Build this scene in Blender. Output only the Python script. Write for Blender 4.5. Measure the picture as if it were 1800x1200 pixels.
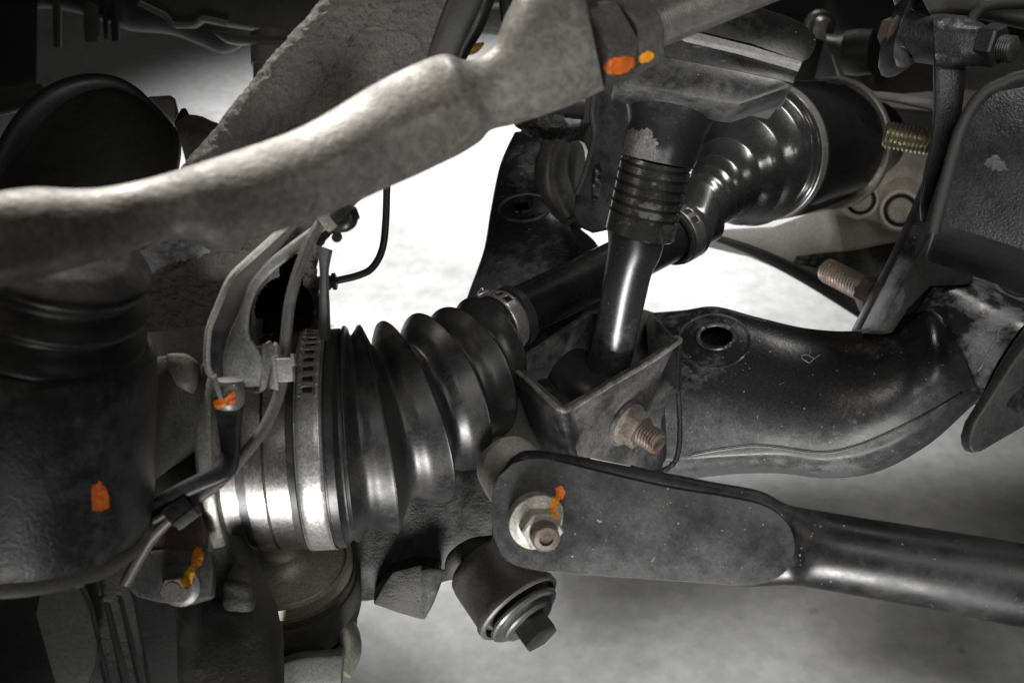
import bpy, bmesh, math, random
from mathutils import Vector, Matrix, noise
from mathutils.bvhtree import BVHTree

for o in list(bpy.data.objects):
    bpy.data.objects.remove(o, do_unlink=True)
scene = bpy.context.scene
COL = scene.collection
random.seed(4)

# ------------------------------------------------------------------ camera
FPX = 2000.0                       # focal length in units of an 1800 px wide frame
PITCH = math.radians(35.0)         # the camera looks down past the suspension at the floor
CAM = Vector((0.0, 0.0, 0.75))
FWD = Vector((0.0, math.cos(PITCH), -math.sin(PITCH)))
UP = Vector((0.0, math.sin(PITCH), math.cos(PITCH)))
RIGHT = Vector((1.0, 0.0, 0.0))
cam_data = bpy.data.cameras.new('camera')
cam_data.sensor_width = 36.0
cam_data.lens = 36.0 * FPX / 1800.0
cam_data.clip_start = 0.01
cam_data.clip_end = 200.0
cam_data.dof.use_dof = True
cam_data.dof.focus_distance = 0.55
cam_data.dof.aperture_fstop = 15.0
cam = bpy.data.objects.new('camera', cam_data)
cam.location = CAM
cam.rotation_euler = (math.pi / 2 - PITCH, 0, 0)
COL.objects.link(cam)
scene.camera = cam

# ------------------------------------------------------------------ world and lamps
world = bpy.data.worlds.new('World')
scene.world = world
world.use_nodes = True
bg = world.node_tree.nodes['Background']
bg.inputs['Color'].default_value = (1.0, 0.99, 0.97, 1)
bg.inputs['Strength'].default_value = 0.032


def cpt(x, y, d):
    return CAM + RIGHT * x + UP * y + FWD * d


def spot(name, loc, target, power, size, blend, radius, col=(1, 1, 1)):
    l = bpy.data.lights.new(name, 'SPOT')
    l.energy = power
    l.spot_size = math.radians(size)
    l.spot_blend = blend
    l.shadow_soft_size = radius
    l.color = col
    o = bpy.data.objects.new(name, l)
    o.location = loc
    o.rotation_euler = (Vector(target) - Vector(loc)).to_track_quat('-Z', 'Y').to_euler()
    COL.objects.link(o)
    return o


def area(name, loc, target, power, sx, sy, col=(1, 1, 1)):
    l = bpy.data.lights.new(name, 'AREA')
    l.shape = 'RECTANGLE'
    l.size = sx
    l.size_y = sy
    l.energy = power
    l.color = col
    o = bpy.data.objects.new(name, l)
    o.location = loc
    o.rotation_euler = (Vector(target) - Vector(loc)).to_track_quat('-Z', 'Y').to_euler()
    COL.objects.link(o)
    return o


# added spot in place of daylight; its pool fades to darken the floor edges
spot('floor_spot', (0.0, 2.4, 1.6), (-0.07, 1.38, 0.0), 440, 44, 1.0, 0.15)
# added fill spot low below the frame, aimed up at the axle
spot('low_fill', cpt(-0.03, -0.70, 0.16), cpt(0.02, -0.05, 0.54), 50, 38, 1.0, 0.12, (1.0, 0.99, 0.975))
# a second lamp high on the left: lights the tops of the tie rod and the knuckle
spot('side_lamp', cpt(-0.24, 0.60, 0.50), cpt(-0.085, 0.055, 0.38), 28, 29, 1.0, 0.04, (1.0, 0.965, 0.91))
# added fill spot beside the camera, and added strips left and right for streaks
spot('front_fill', cpt(0.10, 0.10, -0.20), cpt(0.085, 0.02, 0.58), 7.5, 27, 1.0, 0.11, (1.0, 0.985, 0.96))
fl = area('strip_fill_right', cpt(0.30, 0.06, 0.05), cpt(0.10, 0.02, 0.56), 0.16, 0.14, 0.34, (1.0, 0.985, 0.96))
fl.data.spread = math.radians(70)
fl = area('top_fill', cpt(0.26, 0.55, 0.42), cpt(0.16, 0.09, 0.70), 0.34, 0.30, 0.16, (1.0, 0.985, 0.96))  # added overhead fill for highlights on the inner boot ribs
fl.data.spread = math.radians(50)
fl = area('strip_fill_left', cpt(-0.34, 0.16, 0.16), cpt(0.10, 0.06, 0.53), 0.09, 0.06, 0.30, (1.0, 0.94, 0.84))
fl.data.spread = math.radians(60)

scene.view_settings.view_transform = 'Standard'
scene.view_settings.look = 'None'
scene.view_settings.gamma = 1.0
scene.view_settings.exposure = 0.0
scene.view_settings.use_curve_mapping = False
scene.cycles.use_denoising = True
scene.cycles.max_bounces = 6


# ------------------------------------------------------------------ projection helpers
def P(px, py, d):
    """point seen at pixel (px, py) of the 1800x1200 photograph, d metres along the lens axis"""
    return CAM + RIGHT * ((px - 900.0) / FPX * d) + UP * ((600.0 - py) / FPX * d) + FWD * d


def pix(v):
    r = v - CAM
    d = r.dot(FWD)
    return (900 + r.dot(RIGHT) / d * FPX, 600 - r.dot(UP) / d * FPX, d)


def cdir(x, y, z):
    """direction from lens-aligned components: right, up, towards the viewer"""
    return (RIGHT * x + UP * y - FWD * z).normalized()


# ------------------------------------------------------------------ curves
def cr(pts, n=6, closed=False):
    """Catmull-Rom through tuples"""
    pts = [tuple(p) for p in pts]
    m = len(pts)
    out = []
    rng = m if closed else m - 1
    for i in range(rng):
        if closed:
            p0, p1, p2, p3 = pts[(i - 1) % m], pts[i], pts[(i + 1) % m], pts[(i + 2) % m]
        else:
            p1, p2 = pts[i], pts[i + 1]
            p0 = pts[i - 1] if i > 0 else tuple(2 * a - b for a, b in zip(p1, p2))
            p3 = pts[i + 2] if i + 2 < m else tuple(2 * a - b for a, b in zip(p2, p1))
        for k in range(n):
            t = k / n
            t2, t3 = t * t, t * t * t
            out.append(tuple(0.5 * ((2 * b) + (-a + c) * t + (2 * a - 5 * b + 4 * c - d) * t2 + (-a + 3 * b - 3 * c + d) * t3)
                             for a, b, c, d in zip(p0, p1, p2, p3)))
    if not closed:
        out.append(pts[-1])
    return out


def frame(n):
    n = n.normalized()
    u = -FWD - n * (-FWD).dot(n)
    if u.length < 1e-3:
        u = RIGHT - n * RIGHT.dot(n)
    u.normalize()
    v = n.cross(u)
    if v.dot(UP) < -1e-6 or (abs(v.dot(UP)) < 1e-6 and v.dot(RIGHT) < 0):
        v = -v
    return n, u, v


# ------------------------------------------------------------------ geometry: every builder returns (verts, faces)
def join(*gs):
    V, F = [], []
    for v, f in gs:
        b = len(V)
        V += v
        F += [tuple(i + b for i in q) for q in f]
    return V, F


def grid_rings(rings, caps=(True, True)):
    V, F = [], []
    n = len(rings[0])
    for r in rings:
        V += r
    for i in range(len(rings) - 1):
        for j in range(n):
            k = (j + 1) % n
            F.append((i * n + j, i * n + k, (i + 1) * n + k, (i + 1) * n + j))
    if caps[0]:
        F.append(tuple(range(n - 1, -1, -1)))
    if caps[1]:
        F.append(tuple((len(rings) - 1) * n + j for j in range(n)))
    return V, F


def lathe(o, n, prof, seg=48, caps=(True, True), ph=0.0):
    """revolve (t, r) pairs about the axis through o along n"""
    n, u, v = frame(n)
    rings = []
    for t, r in prof:
        rings.append([o + n * t + u * (r * math.cos(ph + 2 * math.pi * j / seg)) + v * (r * math.sin(ph + 2 * math.pi * j / seg)) for j in range(seg)])
    return grid_rings(rings, caps)


def rings_loft(specs, seg=72, caps=(True, True)):
    """specs: (centre, normal, radius)"""
    rings = []
    for c, n, r in specs:
        n, u, v = frame(n)
        rings.append([c + u * (r * math.cos(2 * math.pi * j / seg)) + v * (r * math.sin(2 * math.pi * j / seg)) for j in range(seg)])
    return grid_rings(rings, caps)


def thread(o, n, length, r, pitch, depth, seg=36, chamfer=True):
    n, u, v = frame(n)
    steps = int(length / pitch * 6)
    rings = []
    for i in range(steps + 1):
        t = length * i / steps
        ring = []
        for j in range(seg):
            a = 2 * math.pi * j / seg
            ph = (t / pitch + j / seg) % 1.0
            rr = r - depth * abs(2 * ph - 1)
            if chamfer:
                rr = min(rr, r - depth * 1.6 + max(0, (length - t)) * 1.2)
            ring.append(o + n * t + u * (rr * math.cos(a)) + v * (rr * math.sin(a)))
        rings.append(ring)
    return grid_rings(rings)


def hexnut(o, n, h, r, ph=0.0, cham=0.12):
    """hexagonal prism with chamfered corners"""
    n, u, v = frame(n)

    def ring(t, k, seg=6):
        return [o + n * t + u * (r * k * math.cos(ph + math.pi / 3 * j)) + v * (r * k * math.sin(ph + math.pi / 3 * j)) for j in range(seg)]
    return grid_rings([ring(0, .93), ring(h * cham * .6, 1), ring(h * (1 - cham), 1), ring(h, .90)])


def sweep(path, rad, seg=16, n=6, caps=True, flat=1.0, side=None):
    """tube along a path of points, radius number or list"""
    if not isinstance(rad, (list, tuple)):
        rad = [rad] * len(path)
    pts = cr([tuple(p) + (r,) for p, r in zip(path, rad)], n) if n > 1 else [tuple(p) + (r,) for p, r in zip(path, rad)]
    P3 = [Vector(p[:3]) for p in pts]
    rings = []
    ref = None
    for i, p in enumerate(P3):
        t = (P3[min(i + 1, len(P3) - 1)] - P3[max(i - 1, 0)]).normalized()
        if ref is None:
            ref = side.copy() if side is not None else (UP if abs(t.dot(UP)) < .8 else RIGHT)
        a = (ref - t * ref.dot(t)).normalized()
        b = t.cross(a)
        if side is None:
            ref = a
        r = pts[i][3]
        rings.append([p + a * (r * math.cos(2 * math.pi * j / seg)) + b * (r * flat * math.sin(2 * math.pi * j / seg)) for j in range(seg)])
    return grid_rings(rings, (caps, caps))


def spw(x, e):
    return math.copysign(abs(x) ** (2.0 / e), x)


def limb(st, seg=40, sub=6, caps=(True, True), ends=(0, 0)):
    """st: (upper px, upper py, lower px, lower py, depth, thickness m, exponent): a solid between two silhouettes"""
    rows = cr(st, sub)
    rings = []
    R = []
    for ux, uy, lx, ly, d, th, e in rows:
        a0, b0 = P(ux, uy, d), P(lx, ly, d)
        R.append(((a0 + b0) / 2, (a0 - b0) / 2, th, max(e, 1.2)))
    if ends[0]:
        d0 = (R[0][0] - R[1][0]).normalized() * ends[0]
        R = [(R[0][0] + d0, R[0][1] * .55, R[0][2] * .55, R[0][3]), (R[0][0] + d0 * .75, R[0][1] * .85, R[0][2] * .85, R[0][3])] + R
    if ends[1]:
        d0 = (R[-1][0] - R[-2][0]).normalized() * ends[1]
        R = R + [(R[-1][0] + d0 * .75, R[-1][1] * .85, R[-1][2] * .85, R[-1][3]), (R[-1][0] + d0, R[-1][1] * .55, R[-1][2] * .55, R[-1][3])]
    for c, a, th, e in R:
        b = (CAM - c).normalized() * (th / 2)
        if seg >= 200:                      # even spacing round the section
            la, lb = a.length, b.length
            raw = [(spw(math.cos(2 * math.pi * j / 1200), e), spw(math.sin(2 * math.pi * j / 1200), e)) for j in range(1201)]
            acc = [0.0]
            for j in range(1200):
                acc.append(acc[-1] + math.hypot((raw[j + 1][0] - raw[j][0]) * la, (raw[j + 1][1] - raw[j][1]) * lb))
            ring, k = [], 0
            for j in range(seg):
                t = acc[-1] * j / seg
                while acc[k + 1] < t:
                    k += 1
                ring.append(c + a * raw[k][0] + b * raw[k][1])
            rings.append(ring)
            continue
        rings.append([c + a * spw(math.cos(2 * math.pi * j / seg), e) + b * spw(math.sin(2 * math.pi * j / seg), e) for j in range(seg)])
    return grid_rings(rings, caps)


def loft(stations, sub=6, vsub=6, caps=(True, True)):
    """stations: closed loops of (px, py, d)"""
    cols = len(stations[0])
    S = []
    for k in range(cols):
        S.append(cr([s[k] for s in stations], sub))
    rings = []
    for i in range(len(S[0])):
        loop = cr([tuple(P(*S[k][i])) for k in range(cols)], vsub, closed=True)
        rings.append([Vector(q) for q in loop])
    return grid_rings(rings, caps)


def on_plane(px, py, o, n):
    r = P(px, py, 1.0) - CAM
    t = (o - CAM).dot(n) / r.dot(n)
    return CAM + r * t


def plate(outline, o, n, th, holes=(), bev=0.0008, bseg=2):
    """outline in pixels seen on the plane through o with normal n (towards the viewer), extruded th away"""
    n = n.normalized()
    bm = bmesh.new()
    for lp in [outline] + list(holes):
        vs = [bm.verts.new(on_plane(x, y, o, n)) for x, y in lp]
        for i in range(len(vs)):
            bm.edges.new((vs[i], vs[(i + 1) % len(vs)]))
    bmesh.ops.triangle_fill(bm, use_beauty=True, use_dissolve=False, edges=bm.edges[:], normal=n)
    ext = bmesh.ops.extrude_face_region(bm, geom=bm.faces[:])
    vs = [g for g in ext['geom'] if isinstance(g, bmesh.types.BMVert)]
    bmesh.ops.translate(bm, verts=vs, vec=-n * th)
    bmesh.ops.recalc_face_normals(bm, faces=bm.faces[:])
    if bev > 0:
        es = [e for e in bm.edges if len(e.link_faces) == 2 and e.calc_face_angle(0) > 1.0]
        bmesh.ops.bevel(bm, geom=es, offset=bev, segments=bseg, profile=.5, affect='EDGES', clamp_overlap=True)
    return bm_out(bm)


def bm_out(bm):
    bm.verts.index_update()
    g = ([v.co.copy() for v in bm.verts], [tuple(v.index for v in f.verts) for f in bm.faces])
    bm.free()
    return g


def box(o, ax, ay, az, bev=0.0006):
    """box centred at o with half-axis vectors"""
    bm = bmesh.new()
    bmesh.ops.create_cube(bm, size=2.0)
    M4 = Matrix((ax, ay, az)).transposed().to_4x4()
    bmesh.ops.transform(bm, matrix=Matrix.Translation(o) @ M4, verts=bm.verts[:])
    bmesh.ops.bevel(bm, geom=bm.edges[:], offset=bev, segments=2, profile=.5, affect='EDGES', clamp_overlap=True)
    bmesh.ops.recalc_face_normals(bm, faces=bm.faces[:])
    return bm_out(bm)


def rough(g, amp, scale, seed=0.0):
    """push vertices in and out with noise for cast surfaces"""
    V, F = g
    nrm = [Vector() for _ in V]
    for f in F:
        if len(f) > 4:
            continue
        a, b, c = V[f[0]], V[f[1]], V[f[2]]
        nn = (b - a).cross(c - a)
        for i in f:
            nrm[i] += nn
    out = []
    for v, n in zip(V, nrm):
        if n.length > 0:
            n = n.normalized()
        k = noise.fractal(v * scale + Vector((seed, seed, seed)), 1.0, 2.0, 3)
        out.append(v + n * (amp * k))
    return out, F


def cut(g, cx, cy, rx, ry, dmax=9):
    V, F = g
    keep = []
    for f in F:
        if len(f) <= 4:
            c = sum((V[i] for i in f), Vector()) / len(f)
            x, y, d = pix(c)
            if ((x - cx) / rx) ** 2 + ((y - cy) / ry) ** 2 < 1 and d < dmax:
                continue
        keep.append(f)
    return V, keep


def bvh(g):
    return BVHTree.FromPolygons(g[0], g[1])


def hit(tree, px, py, lift=0.0):
    r = (P(px, py, 1.0) - CAM).normalized()
    loc, nrm, idx, dist = tree.ray_cast(CAM, r)
    if loc is None:
        return None
    return loc - r * lift


def ell(cx, cy, rx, ry, n=32, rot=0.0):
    c, s = math.cos(rot), math.sin(rot)
    out = []
    for i in range(n):
        a = 2 * math.pi * i / n
        x, y = rx * math.cos(a), ry * math.sin(a)
        out.append((cx + x * c - y * s, cy + x * s + y * c))
    return out


def inside(x, y, poly):
    r = False
    j = len(poly) - 1
    for i in range(len(poly)):
        xi, yi = poly[i]
        xj, yj = poly[j]
        if (yi > y) != (yj > y) and x < (xj - xi) * (y - yi) / (yj - yi) + xi:
            r = not r
        j = i
    return r


def dab(g, poly, step=1.5, lift=0.0005, ragged=2.5, seed=0):
    """a thin coat of paint laid on surface g inside the outline, with a ragged rim"""
    tree = bvh(g)
    xs = [p[0] for p in poly]
    ys = [p[1] for p in poly]
    V, F, idx = [], [], {}

    def vert(i, j):
        if (i, j) not in idx:
            x, y = min(xs) - 4 + i * step, min(ys) - 4 + j * step
            l = lift * (.7 + .5 * noise.noise((x * .12, y * .12, seed)))
            h = hit(tree, x, y, l)
            if h is None:
                return None
            idx[(i, j)] = len(V)
            V.append(h)
        return idx[(i, j)]
    for i in range(int((max(xs) - min(xs) + 8) / step) + 1):
        for j in range(int((max(ys) - min(ys) + 8) / step) + 1):
            x, y = min(xs) - 4 + (i + .5) * step, min(ys) - 4 + (j + .5) * step
            wx = ragged * noise.noise((x * .15, y * .15, 3.1 + seed))
            wy = ragged * noise.noise((x * .15, y * .15, 8.7 + seed))
            if inside(x + wx, y + wy, poly):
                q = [vert(i, j), vert(i + 1, j), vert(i + 1, j + 1), vert(i, j + 1)]
                if None not in q:
                    F.append(tuple(q))
    return V, F


def on_surface(g, pts, lift=0.0002, rad=0.0004, n=4, seg=8, closed=False):
    """a bead following the surface g along a pixel path"""
    tree = bvh(g)
    out = []
    pp = cr(pts, n, closed)
    for x, y in pp:
        h = hit(tree, x, y, lift)
        if h is not None:
            out.append(h)
    if closed:
        out.append(out[0])
    return sweep(out, rad, seg, 1)


# ------------------------------------------------------------------ objects
def thing(name, label, cat, loc, group=None):
    o = bpy.data.objects.new(name, None)
    o.empty_display_size = 0.02
    o.location = loc
    o['label'] = label
    o['category'] = cat
    if group:
        o['group'] = group
    COL.objects.link(o)
    return o


ROOT = {}


def obj(name, g, mat, parent=None, sharp=38, solid=0.0, dust=None):
    V, F = g
    if parent is not None:
        L = ROOT.get(parent.name) or parent.location.copy()
    else:
        L = Vector((sum(v.x for v in V) / len(V), sum(v.y for v in V) / len(V), min(v.z for v in V)))
    me = bpy.data.meshes.new(name)
    me.from_pydata([tuple(v - L) for v in V], [], F)
    bm = bmesh.new()
    bm.from_mesh(me)
    bmesh.ops.recalc_face_normals(bm, faces=bm.faces[:])
    bm.to_mesh(me)
    bm.free()
    me.polygons.foreach_set('use_smooth', [True] * len(me.polygons))
    me.set_sharp_from_angle(angle=math.radians(sharp))
    me.materials.append(mat)
    if dust:
        at = me.attributes.new('dust', 'FLOAT', 'POINT')
        at.data.foreach_set('value', dust)
    o = bpy.data.objects.new(name, me)
    COL.objects.link(o)
    if parent is not None:
        o.parent = parent
        ROOT[o.name] = L
    else:
        o.location = L
    if solid:
        md = o.modifiers.new('thickness', 'SOLIDIFY')
        md.thickness = solid
        md.offset = -1
    return o


def tag(o, label, cat, group=None):
    o['label'] = label
    o['category'] = cat
    if group:
        o['group'] = group
    return o


# ------------------------------------------------------------------ materials
def M(name, c1, c2=None, r1=.4, r2=None, metal=0.0, metal2=None, mix=(.45, .65), scale=30, fine=220, bump=.1, bscale=600, bdist=.0004,
      speck=0.0, speck_col=(.35, .34, .32), speck_scale=640, blob=None, coat=0.0, spec=.5, aniso=0.0, dust=False, grain=900, gamt=.8, scratch=0.0, bdet=2):
    m = bpy.data.materials.new(name)
    m.use_nodes = True
    nt = m.node_tree
    N, Lk = nt.nodes, nt.links
    b = N['Principled BSDF']
    tc = N.new('ShaderNodeTexCoord')
    c2 = c2 or c1
    r2 = r1 if r2 is None else r2

    def nz(sc, det=6, rg=.6, off=0):
        n = N.new('ShaderNodeTexNoise')
        n.inputs['Scale'].default_value = sc
        n.inputs['Detail'].default_value = det
        n.inputs['Roughness'].default_value = rg
        if off:
            mp = N.new('ShaderNodeMapping')
            mp.inputs['Location'].default_value = (off, off * 1.7, -off)
            Lk.new(tc.outputs['Object'], mp.inputs['Vector'])
            Lk.new(mp.outputs[0], n.inputs['Vector'])
        else:
            Lk.new(tc.outputs['Object'], n.inputs['Vector'])
        return n.outputs['Fac']

    def mr(s, a, c, lo=0.0, hi=1.0):
        n = N.new('ShaderNodeMapRange')
        n.inputs['From Min'].default_value = a
        n.inputs['From Max'].default_value = c
        n.inputs['To Min'].default_value = lo
        n.inputs['To Max'].default_value = hi
        Lk.new(s, n.inputs['Value'])
        return n.outputs[0]

    def mth(op, a, c):
        n = N.new('ShaderNodeMath')
        n.operation = op
        for k, s in ((0, a), (1, c)):
            if isinstance(s, (int, float)):
                n.inputs[k].default_value = s
            else:
                Lk.new(s, n.inputs[k])
        return n.outputs[0]

    def mixc(f, a, c):
        n = N.new('ShaderNodeMix')
        n.data_type = 'RGBA'
        Lk.new(f, n.inputs['Factor'])
        for k, s in ((6, a), (7, c)):
            if isinstance(s, tuple):
                n.inputs[k].default_value = s + (1,)
            else:
                Lk.new(s, n.inputs[k])
        return n.outputs[2]
    big = nz(scale, 4, .62)
    med = nz(fine, 3, .7, 3.0)
    f = mr(mth('ADD', mth('MULTIPLY', big, .72), mth('MULTIPLY', med, .28)), mix[0], mix[1])
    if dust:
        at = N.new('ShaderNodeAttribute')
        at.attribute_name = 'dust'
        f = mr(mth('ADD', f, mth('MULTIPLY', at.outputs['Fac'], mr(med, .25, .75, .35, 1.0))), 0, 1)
    col = mixc(f, c1, c2)
    rg = mr(f, 0, 1, r1, r2)
    if blob:
        bc, bs, lo, hi = blob
        fb = mr(nz(bs, 4, .65, 11.0), lo, hi)
        col = mixc(fb, col, bc)
    if speck > 0:
        s1 = mr(nz(speck_scale, 2, .5, 21.0), .83 - speck * .11, .85 - speck * .11)
        s2 = mr(nz(45, 3, .6, 5.0), .35, .6)
        fs = mth('MULTIPLY', s1, s2)
        col = mixc(fs, col, speck_col)
        rg = mth('ADD', rg, mth('MULTIPLY', fs, .3))
    gn = mr(nz(grain, 2, .65, 17.0), .25, .75, .55, 1.45)
    mx = N.new('ShaderNodeMix')
    mx.data_type = 'RGBA'
    mx.blend_type = 'MULTIPLY'
    mx.inputs['Factor'].default_value = gamt
    Lk.new(col, mx.inputs[6])
    cb = N.new('ShaderNodeCombineColor')
    for k in range(3):
        Lk.new(gn, cb.inputs[k])
    Lk.new(cb.outputs[0], mx.inputs[7])
    col = mx.outputs[2]
    rg = mth('ADD', rg, mr(gn, .55, 1.45, -.04, .04))
    if scratch:
        mp = N.new('ShaderNodeMapping')
        mp.inputs['Rotation'].default_value = (.4, .9, .6)
        mp.inputs['Scale'].default_value = (1, 14, 1)
        Lk.new(tc.outputs['Object'], mp.inputs['Vector'])
        ns = N.new('ShaderNodeTexNoise')
        ns.inputs['Scale'].default_value = 110
        ns.inputs['Detail'].default_value = 2
        Lk.new(mp.outputs[0], ns.inputs['Vector'])
        fs2 = mth('MULTIPLY', mr(ns.outputs['Fac'], .70, .74), scratch)
        col = mixc(fs2, col, speck_col)
    Lk.new(col, b.inputs['Base Color'])
    Lk.new(rg, b.inputs['Roughness'])
    if metal2 is None:
        b.inputs['Metallic'].default_value = metal
    else:
        Lk.new(mr(f, 0, 1, metal, metal2), b.inputs['Metallic'])
    b.inputs['Specular IOR Level'].default_value = spec
    b.inputs['Coat Weight'].default_value = coat
    b.inputs['Coat Roughness'].default_value = .12
    b.inputs['Anisotropic'].default_value = aniso
    if bump > 0:
        bp = N.new('ShaderNodeBump')
        bp.inputs['Strength'].default_value = bump
        bp.inputs['Distance'].default_value = bdist
        h = mth('ADD', nz(bscale, bdet, .55 if bdet < 4 else .72, 7.0), mth('MULTIPLY', f, .35))
        Lk.new(h, bp.inputs['Height'])
        Lk.new(bp.outputs[0], b.inputs['Normal'])
    return m


BLACK = M('black_paint', (.010, .010, .011), (.075, .075, .078), .27, .55, mix=(.47, .68), scale=22, fine=160, bump=.10, bscale=500, speck=.9, scratch=.5)
DUSTY = M('dusty_black_paint', (.016, .016, .017), (.13, .13, .13), .36, .62, mix=(.43, .66), scale=26, fine=170, bump=.16, bscale=520, speck=1.0)
GLOSS = M('gloss_black', (.006, .006, .006), (.012, .012, .012), .10, .16, bump=.02, bscale=300, speck=.5, speck_col=(.3, .3, .3), speck_scale=260)
STRUT = M('strut_black', (.035, .035, .037), (.13, .13, .135), .30, .45, metal=.6, mix=(.54, .74), scale=32, fine=260, bump=.03, bscale=420, speck=.8, gamt=.4)
RUBBER = M('boot_rubber', (.014, .014, .015), (.040, .039, .037), .34, .52, mix=(.42, .7), scale=45, fine=240, bump=.10, bscale=800, speck=.5, speck_col=(.25, .25, .25), speck_scale=300)
RUBBER_SHINY = M('inner_boot_rubber', (.022, .022, .022), (.034, .034, .035), .26, .34, bump=.02, bscale=500, speck=.4, speck_col=(.25, .25, .25), coat=.8)
RUBBER_MATT = M('old_rubber', (.012, .012, .012), (.03, .03, .03), .5, .7, bump=.3, bscale=350, speck=.3)
STEEL = M('machined_steel', (.44, .43, .415), (.36, .35, .34), .36, .42, metal=1, scale=60, bump=.02, bscale=900, aniso=.6, blob=((.60, .52, .46), 18, .50, .75))  # warm blotches colour in the tinted reflections of the housing
BAND = M('clamp_steel', (.48, .47, .45), (.32, .315, .30), .30, .42, metal=.75, scale=90, bump=.03, bscale=900)
ZINC = M('zinc_plate', (.28, .28, .24), (.13, .13, .11), .34, .55, metal=.8, metal2=.4, scale=50, bump=.08)
OLIVE = M('olive_zinc', (.36, .355, .29), (.22, .22, .18), .45, .6, metal=.5, mix=(.4, .7), scale=40, bump=.12, blob=((.012, .012, .011), 60, .66, .70))
RODM = M('weathered_alloy', (.255, .243, .222), (.17, .163, .15), .50, .62, metal=.25, mix=(.40, .60), scale=60, fine=260, bump=.3, bscale=500, bdist=.0006, blob=((.38, .345, .28), 30, .58, .74), grain=420, speck=.8, speck_col=(.05,.05,.045), speck_scale=300)
ROCK = M('cast_iron', (.060, .058, .054), (.125, .120, .108), .55, .75, mix=(.35, .7), scale=30, bump=1.0, bscale=480, bdist=.0020, bdet=4)
IRON = M('dark_cast_iron', (.030, .030, .030), (.075, .074, .070), .48, .68, mix=(.38, .68), scale=26, bump=.7, bscale=600, bdist=.0009, bdet=5, speck=.5)
IRON2 = M('black_casting', (.007, .007, .007), (.060, .059, .056), .45, .65, mix=(.47, .68), scale=34, fine=190, bump=.6, bscale=600, bdist=.0008, bdet=5, speck=.6)
GALV = M('grey_bracket', (.26, .26, .265), (.46, .46, .45), .42, .58, metal=.3, mix=(.4, .68), scale=70, bump=.12)
DARKMET = M('dark_bracket', (.018, .018, .020), (.07, .07, .072), .4, .6, mix=(.42, .66), scale=60, bump=.1)
CABLE = M('cable_rubber', (.075, .074, .07), (.14, .135, .125), .45, .6, mix=(.4, .7), scale=60, bump=.1)
PLASTIC = M('black_plastic', (.010, .010, .010), (.022, .022, .022), .35, .5, bump=.05)
BRASS = M('yellow_zinc', (.44, .42, .31), (.26, .245, .18), .30, .45, metal=.9, scale=90, bump=.05)
RUSTB = M('rusty_steel', (.15, .105, .08), (.08, .07, .062), .45, .68, metal=.55, metal2=.2, mix=(.38, .66), scale=90, bump=.25)
RUSTD = M('rust_brown', (.085, .050, .040), (.05, .042, .04), .6, .75, mix=(.38, .66), scale=60, bump=.3)
PALE = M('pale_nut', (.46, .44, .39), (.26, .24, .21), .42, .6, metal=.4, mix=(.42, .7), scale=90, bump=.2)
SUBF = M('beige_casting', (.50, .485, .42), (.34, .33, .30), .55, .7, mix=(.38, .66), scale=9, fine=60, bump=.15)
ALU = M('cast_aluminium', (.52, .48, .41), (.27, .22, .17), .5, .65, metal=.2, mix=(.4, .7), scale=24, fine=120, bump=.25)
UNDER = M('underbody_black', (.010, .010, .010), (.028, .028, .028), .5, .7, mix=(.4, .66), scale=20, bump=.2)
UNDERG = M('underbody_grey', (.05, .05, .047), (.09, .088, .08), .5, .7, mix=(.4, .66), scale=20, bump=.2)
ORANGE = M('orange_paint', (.72, .15, .015), (.42, .09, .012), .45, .6, mix=(.4, .7), scale=160, bump=.3)
AMBER = M('amber_paint', (.80, .34, .01), (.85, .20, .01), .45, .6, mix=(.4, .7), scale=160, bump=.3)
LINER = M('pale_wear', (.30, .30, .31), (.13, .13, .14), .5, .65, mix=(.38, .66), scale=80, bump=.3)
GROOVE = M('groove_black', (.004, .004, .004), None, .5, bump=0)
FLOOR = M('concrete', (.56, .56, .56), (.44, .44, .435), .75, .85, mix=(.36, .64), scale=3.2, fine=24, bump=.1, bscale=90, bdist=.002,
          blob=((.33, .33, .325), 4.2, .50, .66), grain=60, gamt=.35, speck=1.0, speck_col=(.24, .24, .235), speck_scale=17)

Z = Vector((0, 0, 1))
FACE = cdir(0, 0, 1)
# ================================================================== setting
bm = bmesh.new()
bmesh.ops.create_grid(bm, x_segments=2, y_segments=2, size=40)
g = bm_out(bm)
floor = obj('floor', g, FLOOR)
floor['kind'] = 'structure'

# ================================================================== drive axle
C0 = P(566, 770, .5)
HD = cdir(1, .047, -.05)
J = P(515, 750, .5)
E = P(1480, 268, .78)
SD = (E - J).normalized()
SL = (E - J).length


def S(t):
    return J + (E - J) * t


axle = thing('drive_axle', 'black drive axle with polished steel outer joint and two ribbed rubber boots', 'axle', S(.3))
obj('joint_flange', lathe(C0, HD, [(-.052, .030), (-.0448, .0300), (-.0446, .0468), (-.0440, .0492), (-.0425, .0505), (-.0392, .0506), (-.0376, .0500), (-.0368, .0485), (-.0364, .0462)], 96), ZINC, axle)
hs = obj('joint_housing', lathe(C0, HD, [(-.0364, .0460), (-.0300, .0462), (-.0298, .0455), (-.0262, .0455), (-.0260, .0472), (-.0190, .0472), (-.0188, .0462), (-.0180, .0462), (-.0178, .0473), (-.0085, .0473), (-.004, .0470), (.006, .0470)], 128), STEEL, axle)
obj('dark_groove', lathe(C0, HD, [(-.0297, .0457), (-.0263, .0457)], 96, (False, False)), M('grey_groove', (.10, .10, .105), (.07, .07, .07), .35, .45, metal=.6, bump=.02), hs)
obj('dark_groove', lathe(C0, HD, [(-.01885, .0463), (-.01795, .0463)], 96, (False, False)), GROOVE, hs)


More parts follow.
